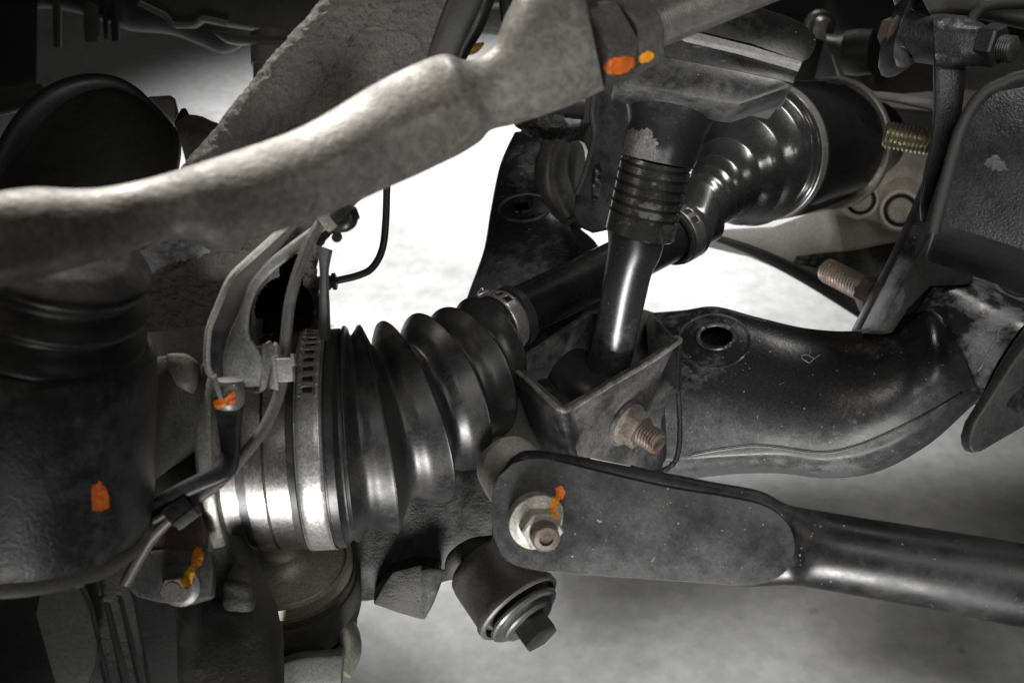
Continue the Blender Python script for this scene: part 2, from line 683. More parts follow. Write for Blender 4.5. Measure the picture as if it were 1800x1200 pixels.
def ring_px(x1, y1, x2, y2, d, tilt, away):
    c = P((x1 + x2) / 2, (y1 + y2) / 2, d)
    r = math.hypot(x2 - x1, y2 - y1) / 2 * d / FPX
    k = math.sqrt(1 - away * away)
    t = math.radians(tilt)
    return c, cdir(math.cos(t) * k, math.sin(t) * k, -away), r


crest = [ring_px(606, 572, 632, 950, .505, 4, .08), ring_px(630, 571, 697, 936, .512, 10.5, .20), ring_px(668, 566, 783, 884, .525, 20, .34), ring_px(724, 554, 838, 826, .540, 23, .46),
         ring_px(770, 545, 882, 764, .555, 27, .55), ring_px(812, 529, 906, 682, .568, 30, .60)]
specs = [(C0 + HD * -.0092, HD, .0462), (C0 + HD * -.0090, HD, .0476), (C0 + HD * -.0062, HD, .0477), (C0 + HD * -.0058, HD, .0472), (C0 + HD * .0062, HD, .0472), (C0 + HD * .0066, HD, .0479),
         (C0 + HD * .0100, HD, .0479), (C0 + HD * .0106, HD, .0462)]
pts = [tuple(c) + tuple(n) + (r,) for c, n, r in specs]
body = []


def valley(a, b, k):
    c = (a[0] + b[0]) / 2
    n = (a[1] + b[1]).normalized()
    return c, n, (a[2] + b[2]) / 2 * k


prev = (C0 + HD * .0106, HD, .0462)
seq = [prev]
ks = [.97, .91, .79, .74, .72, .76]
for i, cst in enumerate(crest):
    vc = prev[0] * .66 + cst[0] * .34
    vn = (prev[1] * .66 + cst[1] * .34).normalized()
    vr = (prev[2] * .55 + cst[2] * .45) * ks[i]
    seq.append((vc, vn, vr))
    seq.append((prev[0] * .34 + cst[0] * .66, (prev[1] * .34 + cst[1] * .66).normalized(), vr * .40 + cst[2] * .60 * .985))
    seq.append((cst[0] - cst[1] * .0009, cst[1], cst[2] * .992))
    seq.append(cst)
    seq.append((cst[0] + cst[1] * (.0010 if i < 2 else .0007), cst[1], cst[2] * .978))
    prev = cst
endc = (S(.268), SD, .0160)
seq.append((prev[0] * .35 + endc[0] * .65, SD, .0178))
seq.append(endc)
rows = cr([tuple(c) + tuple(n) + (r,) for c, n, r in seq], 7)
rings = specs + [(Vector(q[:3]), Vector(q[3:6]).normalized(), q[6]) for q in rows[1:]]
rings += [(S(.2695), SD, .0156), (S(.294), SD, .0156), (S(.295), SD, .0164), (S(.304), SD, .0164), (S(.305), SD, .0140)]
boot_g = rings_loft(rings, 128, (False, False))
obj('outer_boot', boot_g, RUBBER, axle, 50)


def band(o, n, r, width, seg, holes, lip=.0004, rows=(0, .10, .28, .72, .90, 1)):
    """clamp band with punched square windows: holes = list of (start, end) column ranges"""
    n, u, v = frame(n)
    V, F = [], []
    hs_ = set()
    for a, b in holes:
        hs_ |= set(range(a, b))
    for i, k in enumerate(rows):
        rr = r + (lip if 0 < i < len(rows) - 1 else 0)
        for j in range(seg):
            a = 2 * math.pi * j / seg
            V.append(o + n * (width * (k - .5)) + u * (rr * math.cos(a)) + v * (rr * math.sin(a)))
    m = len(rows)
    for i in range(m - 1):
        for j in range(seg):
            if i == m // 2 - 1 and j in hs_:
                continue
            k = (j + 1) % seg
            F.append((i * seg + j, i * seg + k, (i + 1) * seg + k, (i + 1) * seg + j))
    return V, F


DEG = 360
cl = obj('boot_clamp', band(C0, HD, .0480, .0100, DEG, [(27 + 6 * k, 30 + 6 * k) for k in range(12)], rows=(0, .10, .30, .70, .90, 1)), BAND, axle, 30, .0005)
# raised rims of the punched windows and the small stamped dots
n_, u_, v_ = frame(HD)
for k in range(10):
    a = math.radians(25.5 + 6 * k)
    for s in (-1, 1):
        c = C0 + HD * (.0034 * s) + (u_ * math.cos(a) + v_ * math.sin(a)) * .0484
        obj('clamp_dimple', lathe(c, (u_ * math.cos(a) + v_ * math.sin(a)), [(-.0003, .0007), (.0002, .0006), (.0004, .0003)], 10), BAND, cl)
dots = []
rng = random.Random(3)
for k in range(34):
    a = math.radians(13 - (k // 6) * 1.15 + rng.uniform(-.2, .2))
    s = -.0030 + (k % 6) * .00115 + rng.uniform(-.0002, .0002)
    dn = (u_ * math.cos(a) + v_ * math.sin(a))
    dots.append(lathe(C0 + HD * s + dn * .0484, dn, [(-.0002, .00030), (.0001, .00024)], 6))
st = obj('stamped_marks', join(*dots), M('stamp', (.75, .74, .7), None, .3, metal=.8, bump=0), cl)
st['kind'] = 'stuff'
obj('clamp_edge', join(lathe(C0 + HD * .0053, HD, [(-.0003, .0482), (0, .0486), (.0003, .0482)], 96, (False, False)), lathe(C0 - HD * .0053, HD, [(-.0003, .0482), (0, .0485), (.0003, .0482)], 96, (False, False))), BAND, cl)

sh = obj('axle_shaft', lathe(J, SD, [(SL * .26, .0138), (SL * .66, .0138)], 64), M('satin_black_shaft', (.008, .008, .008), (.013, .013, .013), .24, .30, bump=.02, bscale=200), axle)
c2 = obj('boot_clamp', band(S(.2815), SD, .0160, .0088, 240, [(18 + 14 * k, 27 + 14 * k) for k in range(5)]), BAND, axle, 30, .0005)
n_, u_, v_ = frame(SD)
a = math.radians(112)
dn = (u_ * math.cos(a) + v_ * math.sin(a))
obj('clamp_buckle', box(S(.2815) + dn * .0172, SD * .0040, dn.cross(SD) * .0052, dn * .0011, .0009), BAND, c2)
obj('clamp_tongue', sweep([S(.2815) + dn * .0185 + dn.cross(SD) * (.006 * k) for k in (-1.1, -.4, .4, 1.1)], [.0010, .0018, .0016, .0008], 12, 4, flat=.5), BAND, c2)
dots = []
for k in range(14):
    a = math.radians(3 - (k // 3) * 4.5)
    s = -.0018 + (k % 3) * .0016
    dn = (u_ * math.cos(a) + v_ * math.sin(a))
    dots.append(lathe(S(.2815) + SD * s + dn * .0163, dn, [(-.0002, .00030), (.0001, .00024)], 6))
st = obj('stamped_marks', join(*dots), M('stamp_dark', (.2, .2, .19), None, .3, metal=.8, bump=0), c2)
st['kind'] = 'stuff'

# inner boot: bends from the shaft axis to the axis of the inner cup
CC, CE = P(1340, 268, .755), P(1468, 252, .815)
ID = (CE - CC).normalized()
IL = (CE - CC).length


def iring(cx, cy, hh, d, w):
    return P(cx, cy, d), (SD * (1 - w) + ID * w).normalized(), hh * d / FPX


ic = [iring(1223, 367, 54, .681, .0), iring(1240, 354, 51.5, .689, .12), iring(1251, 344, 54, .696, .25), iring(1260, 332, 60, .704, .4), iring(1276, 315, 73, .716, .6), iring(1296, 299, 98, .731, .8), iring(1316, 283, 115, .743, .95)]
kv = [.9, .80, .80, .78, .72, .70, .80]
prev = (S(.618), SD, .0168)
seq = [prev]
for i, cst in enumerate(ic):
    vr = (prev[2] * .6 + cst[2] * .4) * kv[i]
    if i:
        seq.append((prev[0] * .70 + cst[0] * .30, (prev[1] * .7 + cst[1] * .3).normalized(), vr))
        seq.append((prev[0] * .32 + cst[0] * .68, (prev[1] * .32 + cst[1] * .68).normalized(), vr * .35 + cst[2] * .65 * .985))
    else:
        seq.append((S(.624), SD, .0166))
    seq.append((cst[0] - cst[1] * .0012, cst[1], cst[2] - .0005))
    seq.append(cst)
    seq.append((cst[0] + cst[1] * .0009, cst[1], cst[2] - .0004))
    seq.append((cst[0] + cst[1] * .0015, cst[1], cst[2] - .0016))
    prev = cst
seq.append((CC - ID * .006, ID, .0405))
seq.append((CC - ID * .0035, ID, .0446))
rows = cr([tuple(c) + tuple(n) + (r,) for c, n, r in seq], 7)
rings = [(S(.583), SD, .0150), (S(.5845), SD, .0166)] + [(Vector(q[:3]), Vector(q[3:6]).normalized(), q[6]) for q in rows]
rings += [(CC + ID * t, ID, r) for t, r in ((-.003, .0452), (-.001, .0452), (-.0006, .0444), (.0062, .0444), (.0066, .0454), (.0086, .0454), (.0090, .0440))]
obj('inner_boot', rings_loft(rings, 128, (False, False)), RUBBER_SHINY, axle, 50)
c3 = obj('boot_clamp', band(S(.6010), SD, .0170, .0100, 240, [(2 + 15 * k, 10 + 15 * k) for k in range(6)]), M('dull_clamp', (.20, .195, .185), (.12, .118, .112), .32, .45, metal=.75, scale=90, bump=.03), axle, 30, .0005)
c3['label'] = 'narrow punched clamp on the small end of the inner boot'
obj('boot_clamp', lathe(CC, ID, [(-.0004, .0452), (0, .0459), (.0056, .0459), (.0060, .0452)], 128, (False, False)), BAND, axle)
cup = obj('inner_joint_cup', lathe(CC, ID, [(.007, .040), (.0075, .0450), (.0090, .0458), (.011, .0460), (IL - .012, .0460), (IL - .010, .0452), (IL - .003, .0450), (IL, .0400), (IL + .03, .030), (IL + .05, .028)], 128), GLOSS, axle)
obj('cup_rim', lathe(CC, ID, [(IL - .0085, .0450), (IL - .008, .0468), (IL - .004, .0468), (IL - .0035, .0450)], 128, (False, False)), ZINC, cup)

# ================================================================== strut
strut = thing('strut', 'upright gloss black strut with ringed collar, in front of the axle shaft', 'strut', P(1060, 690, .548))
neck = limb([(1084, 135, 1300, 178, .514, .040, 2.6), (1092, 158, 1280, 186, .515, .038, 2.4), (1102, 192, 1260, 208, .516, .036, 2.2), (1103, 218, 1240, 238, .518, .034, 2), (1096, 244, 1230, 266, .520, .033, 2), (1089, 272, 1218, 298, .521, .0325, 2)], 72)
obj('worn_patch', dab(neck, [(1094, 240), (1100, 226), (1112, 224), (1118, 230), (1130, 226), (1146, 230), (1150, 244), (1156, 250), (1150, 292), (1120, 284), (1090, 272)], 1.6, .0002, 6, 12), M('bare_patch', (.10, .10, .105), (.20, .20, .20), .38, .55, metal=.5, mix=(.38, .62), scale=220, fine=600, bump=.6, bscale=900), strut)
obj('neck', neck, STRUT, strut)
# collar: a lathe along the strut, six grooves
ca, cb = P(1154, 284, .521), P(1124, 412, .532)
CD = (cb - ca).normalized()
CLn = (cb - ca).length
R0 = .0164
prof = [(-.001, R0)]
for k in range(6):
    t = .0008 + k * .0046
    prof += [(t, R0), (t + .0003, R0 - .0011), (t + .0013, R0 - .0011), (t + .0016, R0)]
prof += [(CLn - .0006, R0), (CLn, R0 - .0008), (CLn + .0001, R0 - .004)]
cg = lathe(ca, CD, prof, 96)
col_o = obj('ringed_collar', cg, M('polished_black_collar', (.27, .27, .27), (.36, .36, .355), .19, .36, metal=.95, mix=(.54, .62), scale=80, fine=260, bump=.02, bscale=300, speck=.5, gamt=.3), strut, 25)
for k in range(6):
    t = .0008 + k * .0046
    obj('groove', lathe(ca, CD, [(t + .0003, R0 - .00108), (t + .0013, R0 - .00108)], 64, (False, False)), GROOVE, col_o)
lower = limb([(1066, 392, 1168, 425, .5325, .026, 2), (1069, 425, 1160, 455, .536, .024, 2), (1066, 455, 1146, 482, .540, .0225, 2), (1057, 510, 1134, 530, .549, .0225, 2), (1047, 570, 1120, 592, .560, .023, 2), (1036, 620, 1108, 645, .570, .025, 2), (1018, 660, 1090, 690, .577, .026, 2)], 64)
obj('lower_rod', lower, STRUT, strut)

# bracket geometry on the control arm
FL, FR = P(985, 720, .525), P(1192, 598, .571)
BL, BR = P(903, 648, .552), P(1140, 548, .592)
ed = (FR - FL).normalized()
BN = ed.cross(Z).normalized()
if BN.dot(CAM - FL) < 0:
    BN = -BN
LN = (FL - BL).cross(Z).normalized()
if LN.dot(CAM - FL) < 0:
    LN = -LN
eye_c = P(1030, 684, .580)
obj('eye', join(lathe(eye_c - BN * .017, BN, [(0, .010), (.001, .0155), (.004, .0172), (.030, .0172), (.034, .0150), (.035, .010)], 64)), STRUT, strut)
obj('eye_bushing', lathe(eye_c - BN * .020, BN, [(0, .0100), (.041, .0100)], 40), RUBBER_MATT, strut)
# spring seat stack at the top
seat = plate([(1080, 140), (1100, 110), (1150, 95), (1260, 116), (1367, 138), (1396, 149), (1388, 154), (1301, 184), (1287, 183), (1238, 173), (1160, 158), (1091, 147)], P(1240, 150, .488), cdir(.02, .22, .97), .020, bev=.0012)
obj('seat_plate', seat, M('seat_grey_black', (.022, .022, .023), (.095, .095, .095), .32, .5, mix=(.42, .64), scale=60, fine=260, bump=.2, bscale=420, speck=.9), strut)
obj('mid_plate', plate([(1120, 90), (1205, 68), (1300, 88), (1406, 116), (1397, 148), (1330, 134), (1150, 97)], P(1300, 105, .4925), cdir(0, .12, 1), .05, bev=.0010), BLACK, strut)
obj('seat_lip', plate([(1190, 58), (1232, 58), (1320, 80), (1411, 108), (1408, 116), (1300, 88), (1205, 68)], P(1300, 82, .490), cdir(0, .3, 1), .04, bev=.0006), M('lip_grey', (.26, .26, .25), (.17, .17, .165), .45, .6, mix=(.4, .66), scale=70, bump=.2), strut)
obj('top_cup', plate([(1180, 45), (1236, 57), (1320, 77), (1409, 109)] + cr([(1423, 102), (1433, 84), (1432, 62), (1404, 38), (1360, 22)], 4) + [(1318, 8), (1240, -10), (1150, -20)], P(1320, 60, .496), cdir(.1, .05, 1), .05, bev=.005, bseg=4), M('cup_black', (.006, .006, .006), (.03, .03, .03), .25, .5, mix=(.5, .7), scale=40, bump=.06, speck=.7), strut)

# ================================================================== lower control arm
lca = thing('lower_control_arm', 'curved black pressed steel control arm with round hole and scratched letter R', 'control arm', P(1165, 838, .585))


def arm_st(t, r, s, b, d):
    return [(t[0], t[1], d + .028), ((t[0] * .62 + r[0] * .38), (t[1] * .62 + r[1] * .38), d + .010), (r[0], r[1], d), (s[0], s[1], d + .0015), ((s[0] + b[0]) / 2, (s[1] + b[1]) / 2, d + .005), (b[0], b[1], d + .016),
            (b[0] - 4, b[1] - 14, d + .045), (t[0], t[1] + 40, d + .062), (t[0], t[1] + 8, d + .05)]


arm_g = loft([arm_st((1140, 552), (1165, 680), (1172, 790), (1160, 838), .590), arm_st((1200, 548), (1215, 700), (1225, 790), (1215, 832), .583), arm_st((1258, 542), (1290, 715), (1300, 788), (1290, 824), .576),
              arm_st((1330, 560), (1370, 732), (1380, 786), (1370, 824), .568), arm_st((1420, 580), (1450, 736), (1460, 795), (1450, 833), .560), arm_st((1510, 583), (1530, 722), (1550, 770), (1540, 823), .551),
              arm_st((1585, 558), (1610, 680), (1630, 730), (1630, 777), .543), arm_st((1642, 530), (1672, 634), (1700, 686), (1706, 712), .544), arm_st((1700, 512), (1732, 598), (1752, 648), (1756, 672), .578)], 14, 10)
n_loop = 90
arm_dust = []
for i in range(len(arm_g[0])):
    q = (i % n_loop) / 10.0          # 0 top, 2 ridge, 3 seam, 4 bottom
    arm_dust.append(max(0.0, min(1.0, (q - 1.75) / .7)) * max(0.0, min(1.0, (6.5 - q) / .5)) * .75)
arm_g = cut(arm_g, 1259, 592, 29, 19, .62)
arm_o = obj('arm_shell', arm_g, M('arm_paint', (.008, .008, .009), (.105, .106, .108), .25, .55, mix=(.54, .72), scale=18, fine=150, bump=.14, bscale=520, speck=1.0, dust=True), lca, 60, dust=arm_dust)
obj('hole_lip', on_surface(arm_g, ell(1259, 592, 32, 21, 24), .0002, .0011, 3, 8, True), BLACK, lca)
obj('pressed_ring', on_surface(arm_g, ell(1255, 600, 62, 46, 28), -.0006, .0010, 3, 8, True), BLACK, lca)
obj('weld_seam', on_surface(arm_g, [(1215, 800), (1270, 790), (1340, 784), (1440, 796), (1500, 786), (1560, 762), (1630, 727), (1690, 692)], -.0003, .0007, 8), DUSTY, lca)
obj('seam_gap', on_surface(arm_g, [(1215, 797), (1270, 787), (1340, 781), (1440, 793), (1500, 783), (1560, 759), (1630, 724), (1690, 689)], -.0001, .00045, 8), GROOVE, lca)
SCR = M('scratch_bare', (.22, .22, .22), None, .5, bump=0)
obj('scratched_letter', join(on_surface(arm_g, [(1422.5, 638), (1416, 634), (1411, 631), (1409, 627.5), (1412, 624), (1416, 623.3), (1421, 624.5), (1426, 627), (1431.5, 630.3)], 0, .00016, 3, 5),
                             on_surface(arm_g, [(1422.5, 638), (1431.5, 630.3), (1441, 623)], 0, .00014, 3, 5), on_surface(arm_g, [(1422, 624), (1425, 614)], 0, .00013, 3, 5)), SCR, lca)['label'] = 'letter R scratched into the black paint'

# sleeve with bushing at the inboard end
SA, SB = P(1632, 554, .588), P(1780, 632, .564)
BD = (SB - SA).normalized()
BLn = (SB - SA).length
slv = rough(lathe(SA, BD, [(0, .0245), (.001, .0264), (.010, .0268), (.025, .0268), (BLn - .010, .0270), (BLn - .004, .0282), (BLn, .0284), (BLn + .0005, .025)], 96), .0002, 300)
obj('bushing_sleeve', slv,
    M('worn_sleeve', (.018, .018, .020), (.20, .205, .215), .22, .5, mix=(.46, .62), scale=44, fine=170, bump=.25, bscale=260, blob=((.42, .42, .40), 60, .68, .72)), lca)
obj('bushing_rubber', lathe(SA - BD * .006, BD, [(0, .0200), (.0005, .0225), (.006, .0230)], 80), RUBBER_MATT, lca)
obj('bushing_washer', lathe(SA - BD * .0085, BD, [(0, .023), (.0003, .0272), (.0022, .0274), (.0026, .0255)], 80), M('grey_washer', (.10, .10, .095), (.05, .05, .05), .4, .5, metal=.4), lca)
obj('bushing_rubber', lathe(SB + BD * .0006, BD, [(0, .0245), (.001, .0305), (.004, .0312), (.007, .0285), (.012, .0265)], 80), RUBBER_MATT, lca)
obj('paint_crack', on_surface(slv, [(1760, 572), (1754, 586), (1751, 598), (1744, 606), (1741, 617), (1733, 626), (1727, 640), (1719, 652)], 0, .00035, 3, 5), LINER, lca)

# U bracket welded onto the arm
br_mat = M('bracket_paint', (.030, .030, .031), (.115, .113, .108), .34, .58, mix=(.40, .66), scale=40, fine=220, bump=.22, bscale=340, speck=.7)
fp = plate([(984, 722), (1006, 716), (1045, 694), (1100, 660), (1150, 632), (1186, 606), (1194, 600), (1196, 612), (1188, 660), (1190, 700), (1196, 740), (1192, 800), (1186, 812), (1152, 828), (1100, 818), (1040, 806), (1004, 800), (992, 770)], FL, BN, .0042, bev=.0008)
fpo = obj('bracket_front', fp, br_mat, lca)
obj('bracket_side', plate([(902, 646), (925, 668), (960, 700), (984, 721), (1004, 806), (1010, 836), (985, 835), (950, 790), (925, 730), (910, 680)], FL, LN, .0042, bev=.0008), DUSTY, lca)
obj('bracket_back', plate([(902, 646), (960, 608), (1040, 552), (1130, 545), (1180, 560), (1180, 660), (1060, 740), (960, 760), (920, 700)], BL, BN, .004, bev=.0006), DUSTY, lca)
obj('bracket_return', plate([(1194, 600), (1178, 588), (1142, 550), (1135, 560), (1140, 640), (1190, 690)], FR, cdir(-.75, .25, .6), .003, bev=.0005), DUSTY, lca)
rim = cr([tuple(P(1188, 592, .576)), tuple(P(1194, 600, .5705)), tuple(P(1150, 631, .561)), tuple(P(1100, 660, .5505)), tuple(P(1045, 693, .5385)), tuple(P(1004, 717, .529)), tuple(P(985, 719, .526)), tuple(P(960, 699, .533)), tuple(P(903, 647, .5515))], 6)
rv = [Vector(q) for q in rim]
rv = [v + Vector((noise.noise(v * 260), noise.noise(v * 240 + Vector((5, 5, 5))), noise.noise(v * 250 + Vector((9, 1, 2))))) * .0006 for v in rv]
obj('bracket_rim', sweep(rv, .0013, 10, 1), M('worn_edge', (.20, .19, .17), (.06, .06, .058), .4, .6, mix=(.38, .62), scale=150, bump=.3, bscale=400, blob=((.11, .07, .05), 90, .6, .66)), lca)

wb = [P(1192, 690, .5555), P(1195, 740, .5535), P(1193, 790, .5515), P(1182, 816, .5505), P(1152, 830, .5475), P(1110, 822, .5415)]
wbp = [Vector(q) for q in cr([tuple(v) for v in wb], 10)]
obj('weld_bead', sweep(wbp, [.0013 + .0004 * noise.noise((i * .45, 2.0, 1.0)) for i in range(len(wbp))], 10, 1), IRON2, lca)

# second leg of the arm behind the shaft
leg_g = limb([(905, 232, 1040, 215, .72, .034, 2.6), (890, 262, 1012, 262, .715, .034, 2.6), (876, 300, 985, 305, .705, .032, 2.8), (862, 370, 1000, 380, .695, .030, 3), (850, 440, 1050, 430, .68, .030, 3), (822, 520, 1075, 500, .66, .030, 3), (800, 590, 1080, 560, .64, .026, 4), (830, 680, 1060, 640, .62, .03, 4)], 72, 12)
leg_g = cut(leg_g, 918, 363, 18, 9, .685)
obj('rear_leg', leg_g, BLACK, lca, 60)
obj('hole_lip', on_surface(leg_g, ell(918, 363, 20, 10.5, 20, -.1), .0002, .0009, 3, 8, True), BLACK, lca)
obj('pressed_ring', on_surface(leg_g, ell(922, 366, 44, 24, 24, -.12), -.0004, .0013, 3, 8, True), DUSTY, lca)
obj('pressed_pad', dab(leg_g, [(902, 305), (925, 303), (932, 318), (930, 338), (905, 340), (898, 325)], 2, .0016, 0), BLACK, lca, 60)
cast_g = rough(limb([(540, 880, 560, 1080, .575, .05, 3), (600, 860, 612, 1056, .582, .05, 3), (650, 840, 650, 1052, .587, .05, 3), (720, 800, 715, 1040, .59, .055, 3), (800, 740, 790, 1020, .59, .055, 3), (870, 690, 870, 1000, .585, .055, 3), (940, 660, 960, 960, .585, .05, 3), (1010, 690, 1060, 900, .588, .04, 3)], 64, 10), .0012, 70)
obj('outer_casting', cast_g, IRON2, lca, 60)
obj('casting_channel', plate([(655, 1062), (672, 1030), (690, 1005), (738, 992), (772, 1000), (778, 1014), (768, 1030), (750, 1086), (742, 1090), (700, 1078)], P(700, 1040, .552), cdir(.1, -.15, 1), .03, bev=.0014), IRON2, lca)
obj('channel_wall', limb([(740, 1000, 745, 1090, .549, .004, 3), (760, 998, 762, 1060, .549, .004, 3), (782, 1000, 778, 1018, .551, .004, 3)], 20), DUSTY, lca)

# clevis bolt through the bracket
nutc = on_plane(1100, 742, FL, BN)
cbolt = thing('clevis_bolt', 'rusty bolt and nut on the front of the open-top bracket', 'bolt', nutc)
obj('washer', lathe(nutc, BN, [(0, .0122), (.0004, .0128), (.0012, .0128), (.0016, .0120)], 48), DUSTY, cbolt)
obj('nut', join(lathe(nutc + BN * .0016, BN, [(0, .0112), (.001, .0112), (.0028, .0086)], 48), hexnut(nutc + BN * .0016, BN, .0092, .0098, .35)), M('tan_nut', (.21, .185, .155), (.11, .085, .07), .40, .6, metal=.4, mix=(.4, .66), scale=160, bump=.25), cbolt)
obj('threaded_end', thread(nutc + BN * .0105, BN, .0120, .0064, .0018, .0011), RUSTB, cbolt, 25)

# ================================================================== lower ball joint
bjc = P(497, 985, .545)
bj = thing('ball_joint', 'olive plated ball joint cup below the steel axle joint', 'ball joint', bjc - Z * .05)
obj('cup', lathe(bjc, Z, [(-.004, .0300), (-.001, .0298), (.0002, .0285), (.0006, .0160), (.0014, .0130), (.0042, .0098), (.0070, .0090), (.0080, .0086), (.0098, .0060), (.0102, 0.0005)], 72), OLIVE, bj)
obj('cup_ring', lathe(bjc, Z, [(-.010, .0330), (-.0015, .0332), (.0012, .0326), (.0014, .0306), (-.002, .0298)], 72, (False, False)), OLIVE, bj)
obj('rust_ring', lathe(bjc, Z, [(-.0125, .0338), (-.0060, .0342), (-.0050, .0334)], 72, (False, False)), RUSTD, bj)
obj('socket', rough(lathe(bjc, Z, [(-.034, .0300), (-.032, .0350), (-.014, .0362), (-.0110, .0352), (-.0105, .0330)], 72), .0005, 90), IRON, bj)
obj('rubber_boot', lathe(bjc, Z, [(-.060, .018), (-.055, .026), (-.046, .0320), (-.038, .0325), (-.034, .029)], 64), RUBBER_MATT, bj)
obj('lower_block', limb([(488, 1160, 500, 1215, .52, .04, 5), (530, 1145, 530, 1215, .52, .045, 5), (602, 1140, 598, 1215, .525, .045, 5)], 40, ends=(0, .001)), M('grey_block', (.10, .10, .092), (.06, .06, .056), .5, .65, mix=(.4, .7), scale=50, bump=.2, blob=((.01, .01, .01), 70, .66, .70)), bj)
obj('lower_collar', sweep([P(596, 1092, .55), P(612, 1110, .548), P(616, 1145, .545), P(600, 1180, .54)], .0042, 16, 6, flat=1.6), OLIVE, bj)

# ================================================================== radius rod in front
rod = thing('radius_rod', 'black flattened radius rod crossing in front, lower right', 'rod', P(1400, 1030, .425))
rod_g = limb([(868, 868, 864, 950, .462, .012, 4), (880, 830, 876, 975, .461, .016, 4), (905, 800, 905, 992, .460, .018, 4), (950, 792, 950, 1002, .458, .019, 4.5), (1100, 818, 1095, 1013, .452, .018, 5), (1250, 846, 1235, 1024, .446, .017, 4), (1335, 862, 1322, 1030, .442, .017, 3.2), (1385, 886, 1385, 1028, .440, .019, 2.6), (1440, 897, 1432, 1034, .437, .028, 2.1), (1560, 916, 1545, 1054, .432, .031, 2), (1700, 938, 1682, 1079, .425, .031, 2), (1860, 964, 1838, 1110, .418, .031, 2), (2500, 1064, 2460, 1214, .392, .031, 2)], 64, 10)
obj('rod_tube', rod_g, M('rod_paint', (.013, .013, .014), (.050, .050, .052), .34, .55, mix=(.44, .68), scale=24, fine=170, bump=.12, bscale=420, speck=1.0), rod, 60)
pad = plate([(862, 900), (864, 870), (876, 838), (900, 815), (930, 806), (960, 806)] + cr([(1040, 826), (1170, 856), (1290, 876), (1350, 892), (1384, 920), (1397, 955), (1390, 990), (1368, 1014), (1330, 1026), (1290, 1028)], 4) + [(1180, 1020), (1060, 1012), (950, 1003), (905, 993), (882, 975), (868, 945)],
            P(950, 915, .4450), cdir(-.18, -.04, 1), .010, bev=.0016, bseg=3)
pad_o = obj('eye_pad', pad, M('pad_paint', (.014, .014, .015), (.066, .066, .067), .36, .58, mix=(.40, .68), scale=30, fine=190, bump=.14, bscale=460, speck=1.0), rod)
sl_d = cdir(.35, -.42, .84)
obj('eye_sleeve', rough(lathe(P(905, 836, .505), sl_d, [(-.012, .012), (-.010, .0145), (.0, .0152), (.014, .0150), (.022, .0150)], 56), .0004, 120), M('sleeve_brown', (.20, .19, .165), (.09, .086, .078), .45, .6, mix=(.4, .66), scale=60, bump=.2), rod)
# flange nut
fn = cdir(.20, -.30, 1)
fo = P(945, 916, .4445)
fnut = thing('flange_nut', 'pale flange nut and hollow stud with orange paint on the radius rod end', 'nut', fo)
wg = lathe(fo, fn, [(-.004, .0112), (0, .0114), (.0006, .0116), (.0014, .0114), (.0026, .0095), (.0036, .0082)], 64)
obj('flange', wg, PALE, fnut)
hg = hexnut(fo + fn * .003, fn, .0070, .0084, .1)
obj('hex', hg, PALE, fnut)
obj('stud', join(thread(fo + fn * .009, fn, .0060, .0056, .0010, .0005, chamfer=False), lathe(fo + fn * .0150, fn, [(0, .0052), (.0006, .0046), (.0008, .0028), (-.004, .0024)], 36)), M('stud_brown', (.16, .125, .10), (.10, .085, .075), .42, .6, metal=.5, scale=120, bump=.15), fnut)
mk = join(wg, hg, pad)
obj('paint_mark', dab(mk, [(976, 858), (988, 854), (994, 866), (988, 876), (978, 874)], 1.2, .0004, 2.5, 1), ORANGE, fnut)
obj('paint_mark', dab(mk, [(972, 872), (984, 876), (982, 892), (976, 898), (984, 912), (976, 914), (966, 900), (966, 884)], 1.2, .0005, 2, 2), AMBER, fnut)

# ================================================================== small bushing link under the rod
bd2 = cdir(.58, -.66, .48)
lo = P(862, 1002, .512)
link = thing('bushing_link', 'grey bushing with washer and hex bolt hanging below the radius rod', 'bushing', P(915, 1060, .50) - Z * .03)
obj('sleeve', lathe(lo, bd2, [(-.006, .0165), (-.004, .0182), (0, .0190), (.018, .0196), (.0195, .0206), (.0222, .0206), (.0230, .0198), (.0230, .0184), (.0200, .0180)], 80), M('sleeve_olive', (.075, .073, .064), (.11, .108, .098), .45, .6, metal=.25, mix=(.4, .66), scale=60, bump=.15), link)
obj('rubber', lathe(lo, bd2, [(.0165, .0182), (.0180, .0176), (.0195, .0150), (.0215, .0140), (.0215, .008)], 64), RUBBER_MATT, link)
obj('washer', lathe(lo, bd2, [(.0242, .0090), (.0244, .0160), (.0252, .0172), (.0264, .0172), (.0272, .0164), (.0272, .0132), (.0282, .0127), (.0296, .0127), (.0304, .0118)], 72), M('washer_grey', (.085, .085, .085), (.05, .05, .05), .42, .58, metal=.35, scale=80, bump=.2), link)
obj('bolt_head', hexnut(lo + bd2 * .0302, bd2, .0092, .0088, .2, .06), M('dark_bolt', (.022, .022, .022), (.06, .045, .038), .36, .6, metal=.3, mix=(.5, .7), scale=90, bump=.1), link)
obj('link_arm', limb([(855, 940, 900, 985, .525, .02, 2.4), (880, 960, 925, 1000, .515, .02, 2.4), (890, 985, 930, 1015, .508, .018, 2.4)], 32), IRON, link)
obj('link_seat', sweep([P(792, 1010, .535), P(805, 985, .53), P(835, 965, .525), (P(870, 950, .525))], [.003, .0055, .0055, .003], 16, 6), IRON, link)

# ================================================================== tie rod in the foreground
def td(x):
    a, b = 1 / .30, 1 / .392
    return 1 / (a + (b - a) * x / 1250.0)


def ts(ux, uy, lx, ly, k=.9, e=2.3, dd=0):
    d = td((ux + lx) / 2) + dd
    w = math.hypot(ux - lx, uy - ly) * d / FPX
    return (ux, uy, lx, ly, d, w * k, e)


